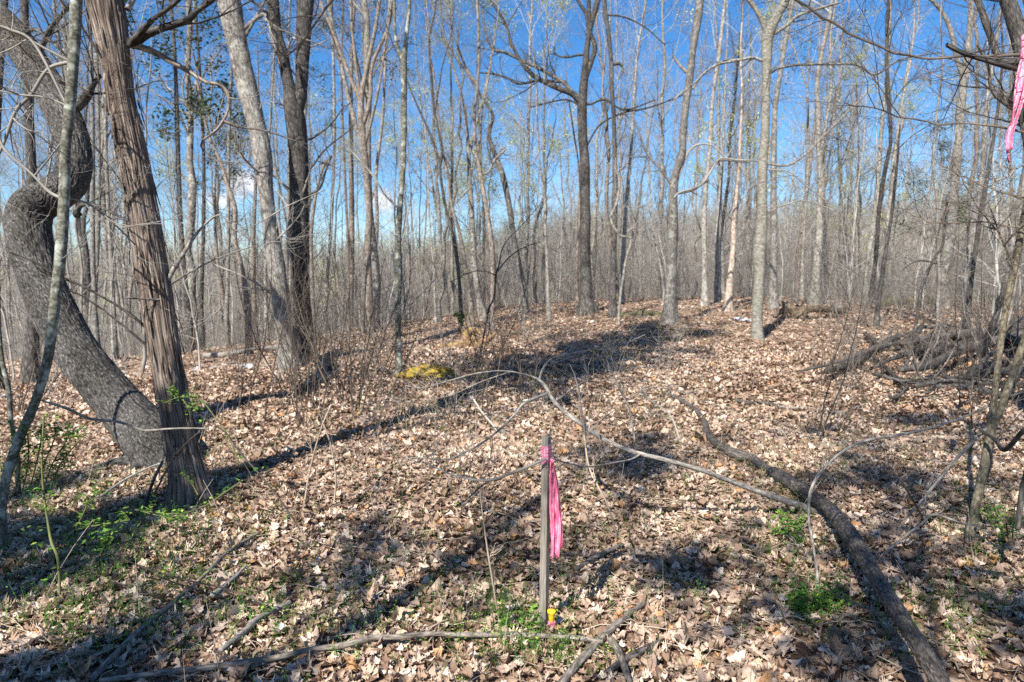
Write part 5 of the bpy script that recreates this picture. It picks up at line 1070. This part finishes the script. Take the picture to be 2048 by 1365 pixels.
for k, (pts, zz, lb, mt_) in enumerate([
    ([(610, 1002, 5), (618, 950, 4), (630, 900, 4), (645, 850, 3), (662, 810, 3)], [4.75, 4.7, 4.65, 4.6, 4.6], 'dry tan stalk leaning right in front of the shadow bands', 'twtan'),
    ([(668, 1008, 4), (672, 960, 4), (664, 900, 4), (655, 870, 3), (640, 830, 2)], [4.8, 4.75, 4.7, 4.7, 4.7], 'bent tan stalk right next to the leaning tan stalk', 'twtan'),
    ([(1000, 1255, 4), (988, 1180, 4), (975, 1100, 4), (964, 1020, 3), (960, 980, 3)], [3.2, 3.15, 3.1, 3.1, 3.1], 'thin pale stalk standing left of the stake', 'twtan'),
    ([(945, 795, 4), (962, 822, 5), (985, 850, 4), (1005, 880, 3)], [5.0, 4.9, 4.8, 4.8], 'thin pale twig slanting below the end of the arching branch', 'twpale'),
    ([(1625, 1260, 6), (1636, 1180, 6), (1628, 1100, 6), (1618, 1040, 6), (1622, 980, 7), (1650, 935, 6), (1690, 900, 6), (1740, 880, 6), (1840, 862, 6), (1940, 830, 5), (2000, 800, 5), (2060, 780, 5)], [3.5, 3.5, 3.5, 3.5, 3.5, 3.6, 3.7, 3.8, 4.0, 4.2, 4.3, 4.3], 'long pale cane arching over the dark log to the forked sapling', 'deadpale'),
    ([(1735, 1138, 6), (1790, 1090, 6), (1840, 1050, 5), (1870, 1030, 5), (1930, 1048, 4), (2000, 1055, 3)], [3.9, 3.95, 4.0, 4.0, 4.0, 4.0], 'pale thin branch lying right of the dark log', 'deadpale'),
    ([(1850, 1045, 3), (1825, 1000, 4), (1800, 960, 4), (1765, 925, 3)], [4.0, 4.05, 4.1, 4.2], 'thin dark twig rising left of the forked sapling', 'twdark'),
    ([(1270, 885, 5), (1258, 820, 5), (1240, 780, 4), (1222, 740, 4), (1205, 700, 3)], [4.3, 4.3, 4.35, 4.4, 4.4], 'thin pale upright stem behind the arching branch', 'deadpale'),
    ([(1175, 960, 4), (1172, 900, 4), (1165, 830, 4), (1152, 760, 3), (1140, 730, 2)], [3.9, 3.9, 3.9, 3.9, 3.9], 'thin upright stem just right of the stake top', 'twgrey'),
    ([(1235, 1075, 4), (1215, 1010, 4), (1180, 940, 4), (1168, 870, 3)], [3.6, 3.6, 3.65, 3.7], 'thin arched stem right of the pink flagging', 'twtan'),
    ([(1360, 880, 4), (1340, 830, 3), (1300, 800, 3), (1285, 780, 2)], [4.6, 4.6, 4.6, 4.6], 'thin pale stem left of the thin end of the dark log', 'twpale'),
    ([(2048, 860, 10), (2010, 900, 10), (1990, 880, 8), (1960, 860, 8)], [3.6, 3.8, 4.0, 4.1], 'dark twig knot near the right edge beside the forked sapling', 'dark'),
    ([(2035, 1060, 12), (2045, 980, 12), (2065, 900, 11)], [3.5, 3.5, 3.5], 'thin dark stem at the lower right edge', 'dark'),
]):
    log('dry_stalk' if 'tan' in mt_ else 'upright_twig', lb, 'stalk' if 'tan' in mt_ else 'twig', pts, zz=zz, mat=mt_, sides=8, disp=None, n=40, tw=3, twL=.22, seed=k)

# pile of fallen dark branches on the right
pile = [
    ([(1600, 742, 9), (1660, 728, 12), (1720, 708, 15), (1780, 690, 16), (1850, 678, 18), (1920, 668, 20), (1990, 664, 24), (2060, 655, 28), (2160, 640, 30)], .35, 'pale brown fallen bough, topmost long one of the pile at the right edge'),
    ([(1655, 742, 18), (1700, 728, 20), (1740, 705, 20), (1768, 688, 20), (1800, 672, 14)], .12, 'short black fallen bough slanting at the left end of the pile'),
    ([(1800, 740, 14), (1860, 730, 18), (1910, 705, 22), (1960, 690, 26), (2010, 680, 28), (2070, 668, 30), (2150, 650, 32)], .25, 'thick fallen bough curving up to the right in the middle of the pile'),
    ([(1790, 682, 9), (1850, 690, 10), (1900, 702, 12), (1920, 700, 12)], .3, 'dark bent bough linking the two long ones of the pile'),
    ([(1990, 650, 22), (2040, 645, 26), (2120, 640, 30)], .45, 'dark thick bough at the top right end of the pile'),
    ([(1745, 712, 8), (1770, 735, 10), (1800, 762, 8), (1815, 775, 6)], .12, 'short dark stick pointing down left in the pile'),
    ([(1780, 758, 7), (1850, 765, 12), (1930, 775, 16), (2000, 790, 20), (2100, 812, 24)], .05, 'low dark bough along the bottom edge of the pile'),
    ([(1940, 740, 16), (2000, 728, 24), (2100, 720, 30)], .1, 'stout dark bough in the shade beneath the pile'),
    ([(1675, 775, 6), (1690, 755, 8), (1715, 742, 6), (1735, 730, 4)], .03, 'small forked pale stick left of the pile'),
    ([(1850, 700, 10), (1920, 690, 18), (1990, 676, 26), (2060, 690, 30), (2160, 700, 34)], .2, 'black bough wedged between the two long boughs near the right edge'),
    ([(1910, 760, 10), (1970, 745, 18), (2040, 742, 26), (2140, 735, 30)], .12, 'black bough lying lowest but one at the right edge'),
    ([(1870, 620, 8), (1930, 625, 10), (2000, 622, 14), (2100, 618, 18)], .05, 'long low bough on the leaves beyond the pile'),
]
for k, (pts, lf, lb) in enumerate(pile):
    log('fallen_bough', lb, 'bough', pts, lf, 'log' if k in (0, 2, 8) else 'dark', sides=14, tw=10 if k in (0, 2, 4, 7) else 5, twL=1.0, seed=k, disp=(.009, 16, 4), wk=.78, group='fallen boughs at the right')  # dark bark on most boughs also puts the pile's black shade into colour
log('fallen_bough', 'dark broken bough sticking up out of the pile', 'bough', [(1960, 715, 13), (1978, 670, 12), (1996, 620, 10), (2008, 570, 6)], zz=[10.5, 10.4, 10.3, 10.3], mat='dark', sides=12, tw=5, twL=.5, group='fallen boughs at the right')
_g = np.random.default_rng(314)
for k in range(26):
    x0, y0 = _g.uniform(1720, 2030), _g.uniform(665, 815); a_ = _g.normal(-.25, .45); L_ = _g.uniform(50, 170); q = [(x0+L_*t*math.cos(a_), min(max(y0+L_*t*math.sin(a_)+5*math.sin(t*6+k), 655), 830), 7*(1-.6*t)+1.5) for t in np.linspace(0, 1, 6)]
    log('fallen_stick', 'thin dark stick tangled among the fallen boughs at the right, one of many', 'stick', q, float(_g.uniform(.04, .4)), 'dark', sides=7, n=24, tw=4, twL=.6, twm='twdark', seed=k, disp=(.004, 16, 4), group='thin dark sticks in the pile')
# logs farther back
def lyinglog(name, label, x0, x1, py0, py1, w, lift=0.02, mat='mosslog', seed=0, z=None):
    pts = [(x0+(x1-x0)*t, py0+(py1-py0)*t+2*math.sin(t*7+seed), w*(1-.25*t)) for t in np.linspace(0, 1, 7)]
    return log(name, label, 'log', pts, lift, mat, sides=18, disp=(.03, 8, 3), seed=seed)
lyinglog('mossy_log', 'mossy log lying behind the base of the swerving trunk', 1240, 1332, 632, 630, 16, seed=1)
lyinglog('mossy_log', 'long mossy log at the far right below the big forked pale trunk', 1760, 2060, 608, 600, 20, seed=2)
lyinglog('mossy_log', 'mossy log right of the lone banded trunk running right from the broken stump', 1655, 1735, 624, 626, 13, seed=3)
lyinglog('fallen_log', 'brown log lying behind the broken stump', 1590, 1665, 606, 596, 14, mat='log', seed=4)
lyinglog('fallen_log', 'thin pale log lying on the far leaves left of the rotten stump', 545, 860, 745, 742, 4, mat='deadpale', seed=5)
lyinglog('fallen_log', 'pale bent log behind the leaning grey tree', 408, 565, 712, 695, 9, mat='deadpale', seed=6, lift=.15)
lyinglog('fallen_log', 'thin log on the leaves behind the rotten stump', 1000, 1110, 672, 650, 6, mat='log', seed=7)
for k, (a, b_, c, d, w_, lb) in enumerate([(420, 560, 735, 730, 7, 'slim grey log left of the foot of the leaning grey tree'), (470, 640, 775, 748, 5, 'thin stick at the foot of the leaning grey tree'), (225, 320, 745, 752, 7, 'low log seen between the crooked tree and the cedar'), (1395, 1500, 612, 604, 8, 'dark low log behind the lone banded trunk'), (1030, 1085, 625, 620, 5, 'small far log left of the large centre tree'), (1470, 1560, 800, 812, 6, 'grey stick on the leaves in front of the lone banded trunk'), (1560, 1690, 812, 826, 6, 'pale stick pointing right toward the pile'), (1640, 1900, 765, 800, 5, 'long thin grey stick below the pile')]):
    lyinglog('fallen_stick', lb, a, b_, c, d, w_, mat='log' if k % 2 else 'deadpale', seed=20+k, lift=.04)

# broken stump with root plate behind the banded trunk
def lump(name, label, cat, px, py, z, sx, sy, sz, mat, seed, amp=.3, fr=3, rotz=0, sink=.25, hollow=False, kids=()):
    g = np.random.default_rng(seed); nu, nv = 64, 34; th = np.linspace(0, 2*pi, nu, endpoint=False); ph = np.linspace(.02, pi-.02, nv)
    X = np.sin(ph)[:, None]*np.cos(th)[None]; Y = np.sin(ph)[:, None]*np.sin(th)[None]; Z = np.cos(ph)[:, None]+0*X
    q = np.stack([X, Y, Z], -1); r = 1+amp*fbm(q*fr, seed, 4)
    if hollow: r = r-.55*np.exp(-((X+.2)**2+(Y+1)**2*.9+(Z-.1)**2)*2.6)
    V = q*r[..., None]*np.array([sx, sy, sz]); c_, s_ = cos(rotz), sin(rotz); V = V@np.array([[c_, s_, 0], [-s_, c_, 0], [0, 0, 1]])
    b = P(px, py, z); b[2] = Ts(b[0], b[1])-sz*sink
    i = np.arange(nv-1)[:, None]*nu+np.arange(nu)[None]; j = np.arange(nv-1)[:, None]*nu+((np.arange(nu)+1) % nu)[None]
    mb = MB(); mb.geo(V.reshape(-1, 3)+b, np.stack([i, j, j+nu, i+nu], -1).reshape(-1, 4), t=V.reshape(-1, 3)*1.0)
    for kd in kids:
        p = np.array([[*(b+np.array(v[:3])), v[3]] for v in kd]); s = smooth(p, 20); mb.tubes(s[:, :3], s[:, 3], 12, disp=(.015, 12, 5))
    o = mb.build(name, M[mat], None, b); tag(o, label, cat); return o
z = GZ(850, 752)
lump('moss_mound', 'yellow-green moss-covered mound beside the slender straight tree', 'mossy log', 850, 752, z, .42, .26, .145, 'moss', 3, .34, 3.2, rotz=.35, sink=.05)
z = GZ(955, 700)
lump('rotten_stump', 'hollow orange-brown rotten stump in the clearing left of centre', 'stump', 952, 706, z, .18, .2, .2, 'rot', 5, .4, 3, hollow=True, sink=-.35,
     kids=[[(-.12, 0, .05, .07), (-.2, 0, .2, .06), (-.12, 0, .33, .05), (.02, -.03, .34, .035), (.12, -.05, .26, .02)], [(.05, 0, .1, .06), (.2, -.05, .12, .05), (.33, -.1, .2, .03), (.42, -.1, .3, .015)], [(0, 0, .05, .07), (.15, -.2, .02, .05), (.35, -.4, -.02, .03)], [(-.1, 0, .05, .07), (-.4, -.02, .02, .06), (-.8, 0, -.02, .05)], [(-.2, 0, .1, .05), (-.26, 0, .32, .045), (-.25, .02, .42, .02)]])
z = GZ(1590, 640)
lump('broken_stump', 'brown broken stump with torn roots behind the lone banded trunk', 'stump', 1588, 632, z, .30, .22, .27, 'rotdark', 7, .55, 3.0, hollow=True, sink=-.35,
     kids=[[(0, 0, .1, .10), (.1, -.2, -.02, .07), (.3, -.5, -.15, .03)], [(-.15, 0, .2, .08), (-.35, 0, .12, .05), (-.55, 0, -.05, .03)], [(-.25, 0, .1, .06), (-.32, 0, .4, .03)], [(.1, 0, .25, .09), (.28, .1, .42, .06), (.4, .2, .5, .02)], [(.2, 0, .15, .10), (.8, .2, .18, .08), (1.4, .4, .12, .06)]])
z = GZ(1750, 655)
lump('tree_stump', 'low brown weathered stump right of the dark leaning sapling', 'stump', 1750, 655, z, .2, .2, .26, 'brown', 9, .3, 2.6, sink=-.2)
z = GZ(1330, 640)
# tattered scraps
def scrap(px, py, w_, mat, label, seed):
    g = np.random.default_rng(seed); b = G(px, py, .02); n = 9; u = np.linspace(-1, 1, n); X, Y = np.meshgrid(u, u); Z = .06*fbm(np.stack([X*1.5, Y*1.5, X*0+seed], -1), seed)+.03
    s = w_/2/F*depth_of(b); X = X*(1+.3*g.normal(size=X.shape)*(np.abs(X) == 1))
    i = np.arange(n-1)[:, None]*n+np.arange(n-1)[None]; mb = MB(); mb.geo(np.stack([X*s, Y*s*.5, Z+.02+0*X], -1).reshape(-1, 3)+b, np.stack([i, i+1, i+n+1, i+n], -1).reshape(-1, 4))
    o = mb.build('plastic_scrap', M[mat], None, b); tag(o, label, 'litter'); m = o.modifiers.new('s', 'SOLIDIFY'); m.thickness = .002
scrap(1491, 645, 22, 'scrap', 'bluish-white plastic scrap lying left of the lone banded trunk', 1)
scrap(1474, 644, 9, 'scrap', 'tiny bluish scrap just left of the larger bluish one', 2)
scrap(497, 742, 20, 'white', 'pale scrap on the leaves left of the leaning grey tree', 3)
scrap(392, 748, 9, 'white', 'small pale scrap right of the cedar', 4)
scrap(14, 803, 30, 'white', 'white crumpled scrap at the left edge behind the thin stem', 5)

# ================================================================== SHRUBS, HERBS, GREEN PLANTS
def shrub_proto(seed, H, n, r, tw, spread=.35, blossoms=False, greens=False):
    rm = r*.3
    g = np.random.default_rng(seed); root = empty('bare_shrub', (0, 0, 0)); mb = MB(); co = []
    pp = g.normal(0, .07, (n, 3))*[1, 1, 0]; d = unit(g.normal(0, spread, (n, 3))*[1, 1, 0]+UP)
    grow(mb, pp, d, H*g.uniform(.6, 1.15, n), np.full(n, r), [dict(k=9, n=5, wig=.08, up=.02, kids=7, lr=.42, ang=.6, rr=.5, tip=.3, rmin=rm, t0=.25), dict(k=5, n=3, wig=.12, kids=3, lr=.5, ang=.7, rmin=rm*.7, up=.03), dict(k=4, n=3, wig=.15)], g, co)
    parts = [mb.build('stems', M[tw], root)]
    if blossoms: ml = MB(); q = np.concatenate(co); q = q[g.random(len(q)) < .35]; leaf_bits(ml, q, 3, .006, .008, .018, g, 1); parts.append(ml.build('blossoms', M['blossom'], root))
    if greens: ml = MB(); q = np.concatenate(co); leaf_bits(ml, q[g.random(len(q)) < .7], 2, .015, .012, .032, g); parts.append(ml.build('leaves', M['green_leaf'], root))
    return root, parts, ()
sh = [shrub_proto(401, 1.5, 7, .008, 'twdark'), shrub_proto(402, 2.0, 6, .009, 'twgrey'), shrub_proto(403, 1.1, 8, .004, 'twgrey'), shrub_proto(404, 1.6, 5, .008, 'twdark', .2), shrub_proto(405, 1.2, 5, .0045, 'twgrey', .3, blossoms=True)]
shs = [(690, 790, 0, 1.0), (640, 770, 1, .9), (715, 830, 0, .9), (560, 770, 2, 1.), (480, 790, 3, .8), (735, 760, 1, .8), (900, 745, 1, .6), (1010, 690, 0, .7), (1050, 680, 1, .7), (1095, 700, 2, .9), (870, 700, 3, .7), (430, 720, 1, .7), (520, 720, 0, .7), (590, 800, 3, .6), (770, 700, 1, .7), (805, 860, 2, .6), (905, 830, 2, .7), (1290, 700, 2, .6), (1365, 760, 2, .6), (1630, 745, 2, .8), (1690, 700, 1, .7), (1700, 790, 2, .8), (1760, 760, 0, .7), (1840, 780, 1, .7), (1900, 760, 0, .8), (1960, 730, 1, .9), (1660, 640, 1, .9), (1720, 650, 0, .9), (1800, 640, 1, 1.), (1860, 640, 0, .9), (1990, 640, 1, 1.), (1560, 650, 2, .7), (240, 760, 1, .8), (170, 790, 0, .7), (100, 800, 1, .8), (40, 830, 0, .9),
       (1080, 830, 4, .6), (1240, 790, 4, .75), (1180, 760, 4, .8), (1330, 740, 4, .8), (1420, 720, 4, .7), (1080, 730, 4, .8), (940, 820, 4, .7), (880, 860, 4, .5), (1290, 850, 4, .5)]
where = lambda px: marks[min(max(i for i in range(len(marks)) if marks[i][0] <= max(px, -299)), len(marks)-2)]
sh.append(shrub_proto(406, 2.1, 2, .0085, 'twdark', .16)); sh.append(shrub_proto(407, 1.6, 3, .007, 'twbrown', .25))
_g = np.random.default_rng(99)
for _ in range(64):
    px_, py_ = (_g.uniform(430, 1050), _g.uniform(690, 860)) if _ < 50 else (_g.uniform(1600, 2040), _g.uniform(650, 900))
    if 770 < px_ < 920 and 715 < py_ < 830: continue
    shs.append((px_, py_, int(_g.integers(5, 7)), float(_g.uniform(.6, 1.2))))
ush = [False]*7; cnt = {}; gs = np.random.default_rng(12)
for px, py, k, s_ in sorted(shs):
    b = G(px, py); i = min(max(i for i in range(len(marks)) if marks[i][0] <= px), len(marks)-2); nm = ['dark', 'tall grey', 'low grey', 'narrow dark', 'yellow-budded', 'whip-thin dark', 'whip-thin brown'][k]; kk = (i, k); cnt[kk] = cnt.get(kk, 0)+1
    place(sh[k], tuple(b), float(gs.uniform(0, 6.28)), (s_, s_), f"{nm} twiggy shrub, {(ordn*9)[cnt[kk]-1] if cnt[kk] <= 14 else 'one'} of its kind right of {marks[i][1]}", 'shrub', 'shrubs on the forest floor' if k != 4 else 'yellow budding shrubs of the clearing', not ush[k]); ush[k] = True

# green rose canes, left foreground
def canes(label, paths, seed, nleaf=26, ls=(.014, .035), name='rose_bush', stemmat='twgreen', gap=.35, part='canes'):
    g = np.random.default_rng(seed); base = None; mb = MB(); ml = MB()
    for pts, zz in paths:
        a, r = trace([(*p[:3], z) for p, z in zip(pts, zz)], 0, None, 40)
        if base is None: base = a[0].copy(); base[2] = Ts(base[0], base[1]); root = empty(name, base); tag(root, label, 'plant')
        mb.tubes(a, r, 6)
        pos, tan, rad, t = on_path(a, r, max(3, int(nleaf)), gap, 1, g)
        d = unit(g.normal(0, .7, pos.shape)+UP*.3); st = MB(); L_ = g.uniform(.03, .09, len(pos)); grow(mb, pos, d, L_, np.full(len(pos), .0012), [dict(k=4, n=3, wig=.15)], g)
        for f in np.linspace(.3, 1.1, 4): leaf_bits(ml, pos+d*(L_*f)[:, None], 2, .010, ls[0], ls[1], g, .5)
    mb.build(part, M[stemmat], root, base); ml.build('leaves', M['green_leaf'], root, base)
canes('tall thin green cane with leaf tufts rising at the left foreground', [([(120, 1190, 5), (116, 1120, 6), (103, 1085, 6), (95, 1040, 5), (88, 990, 5), (84, 930, 4), (86, 870, 4), (88, 830, 3)], [3.3, 3.3, 3.35, 3.4, 3.4, 3.4, 3.4, 3.4])], 1, 12, gap=.1)
canes('bushy green bramble beside the foot of the leaning sapling', [([(30 + 14*k, 985, 3), (40+16*k, 930, 3), (30+26*k, 880, 3), (20+30*k, 845+5*k, 2)], [4.2, 4.2, 4.2-.05*k, 4.1]) for k in range(6)], 2, 20, ls=(.016, .036), gap=.15)
canes('green leafy sprig hanging against the cedar trunk', [([(480, 930, 3), (455, 870, 3), (430, 835, 3), (400, 800, 3), (360, 795, 3), (330, 806, 2)], [4.4, 4.4, 4.4, 4.4, 4.4, 4.4]), ([(365, 798, 2), (352, 790, 2), (345, 785, 2)], [4.4, 4.4, 4.4]), ([(365, 798, 2), (375, 812, 2), (385, 815, 2)], [4.4, 4.4, 4.4])], 3, 7, gap=.6)
canes('dark arching cane with green tufts crossing right of the cedar', [([(600, 1060, 3), (560, 1000, 4), (520, 950, 4), (480, 905, 4), (450, 865, 3), (400, 830, 3), (385, 822, 2)], [4.0, 4.1, 4.2, 4.3, 4.3, 4.3, 4.3])], 4, 9, stemmat='twdark', gap=.0)
canes('low green rose spray lying in front of the cedar foot', [([(270, 1020, 3), (310, 1025, 3), (360, 1028, 3), (410, 1012, 3), (450, 985, 3), (480, 965, 2)], [4.2, 4.2, 4.2, 4.25, 4.3, 4.3]), ([(280, 1022, 3), (330, 1035, 3), (372, 1042, 2)], [4.2, 4.1, 4.1])], 5, 12, gap=.0)
canes('green sprig cluster on the leaves, left foreground beside the tall cane', [([(150, 1060, 3), (170, 1020, 3), (180, 990, 2), (200, 960, 2)], [3.8, 3.8, 3.8, 3.8]), ([(150, 1060, 3), (200, 1050, 3), (260, 1040, 2)], [3.8, 3.75, 3.7]), ([(200, 1110, 3), (215, 1080, 3), (225, 1060, 2)], [3.5, 3.5, 3.5])], 6, 12, gap=.1)
canes('dark thorny cane with small leaves trailing over the leaves at the lower left', [([(250, 1120, 3), (300, 1140, 4), (370, 1160, 4), (440, 1175, 4), (500, 1195, 4), (540, 1220, 3), (555, 1260, 2)], [3.5, 3.4, 3.3, 3.25, 3.2, 3.15, 3.1])], 7, 12, stemmat='twdark', gap=0.)
canes('yellowish young shoot standing in front of the cedar base', [([(396, 990, 3), (385, 970, 3), (372, 955, 3), (362, 945, 2)], [4.75, 4.75, 4.75, 4.75])], 8, 5, gap=.1)
canes('green bramble clump by the right edge beside the forked sapling', [([(2000+8*k, 1080, 3), (1985+14*k, 1050, 3), (1970+20*k, 1010, 2)], [3.9, 3.9, 3.9]) for k in range(4)], 9, 9, gap=.1)
canes('leafy green clump under the dark log', [([(1600+14*k, 1235, 3), (1590+18*k, 1210, 3), (1585+22*k, 1180, 2)], [3.3, 3.3, 3.3]) for k in range(5)], 10, 12, ls=(.016, .04), gap=.0)
canes('leafy green clump between the pale branch and the dark log', [([(1560+14*k, 1065, 3), (1560+14*k, 1050, 3), (1555+16*k, 1030, 2)], [4.1, 4.1, 4.1]) for k in range(4)], 11, 9, ls=(.014, .035), gap=.0)
canes('small green seedling just left of the foot of the stake', [([(1050, 1262, 3), (1047, 1240, 3), (1045, 1225, 2)], [3.15, 3.15, 3.15]), ([(1008, 1275, 3), (1012, 1255, 2), (1015, 1240, 2)], [3.1, 3.1, 3.1])], 12, 6, ls=(.015, .04), gap=.3)
canes('small fern-green plant at the far edge of the clearing', [([(922, 645, 4), (918, 635, 4), (912, 628, 3)], [17.5, 17.5, 17.5]), ([(922, 645, 4), (926, 636, 4), (930, 630, 3)], [17.5, 17.5, 17.5])], 13, 16, ls=(.08, .16), gap=0.)

# small green herbs scattered among the leaves
def herbs():
    g = np.random.default_rng(60); ml = MB(); ms = MB(); P0 = []; S = []
    for (cx, cy, sx, sy, n) in [(a, b, c, d, int(e*.85)) for a, b, c, d, e in ((250, 1050, 260, 110, 620), (180, 1180, 200, 140, 480), (60, 950, 120, 80, 260), (1100, 1150, 500, 160, 300), (600, 1250, 330, 110, 260), (1010, 1260, 110, 90, 170), (1130, 1330, 150, 40, 90), (1560, 1080, 110, 150, 240), (1640, 1220, 60, 60, 110), (1750, 900, 260, 130, 300), (1950, 1060, 120, 120, 180), (900, 1000, 420, 160, 260), (1400, 950, 350, 160, 220), (1500, 820, 380, 80, 200), (900, 830, 260, 60, 200), (450, 900, 200, 80, 140), (1900, 1250, 160, 90, 160), (1130, 790, 250, 40, 120))]:
        px = g.normal(cx, sx*.55, n); py = np.clip(g.normal(cy, sy*.55, n), 690, 1420)
        for a, b in zip(px, py):
            v = (b-682.5)/F; z = CAMH/(sin(PITCH)+v*cos(PITCH)); p = P(a, b, z); P0.append([p[0], p[1]])
    P0 = np.array(P0); n = len(P0); p = np.stack([P0[:, 0], P0[:, 1], T(P0[:, 0], P0[:, 1])+.01], -1)
    H = g.uniform(.03, .13, n)*(1+.03*P0[:, 1]); d = unit(g.normal(0, .35, (n, 3))+UP)
    K = 4; pts = np.stack([p+d*(H*t)[:, None] for t in np.linspace(0, 1, K)], 1); ms.tubes(pts, np.full((n, K), .0011), 3)
    for t in (.3, .5, .7, .9, 1.05): leaf_bits(ml, p+d*(H*t)[:, None]+g.normal(0, .008, p.shape), 2, .010, .005, .016, g, .5)
    ms.v += ml.v; ms.f = ms.f+[f+ms.n for f in ml.f]; ms.t += ml.t; ms.c += ml.c
    tag(ms.build('small_herbs', M['green_leaf']), 'small green weeds scattered among the fallen leaves', 'weeds', kind='stuff')
herbs()
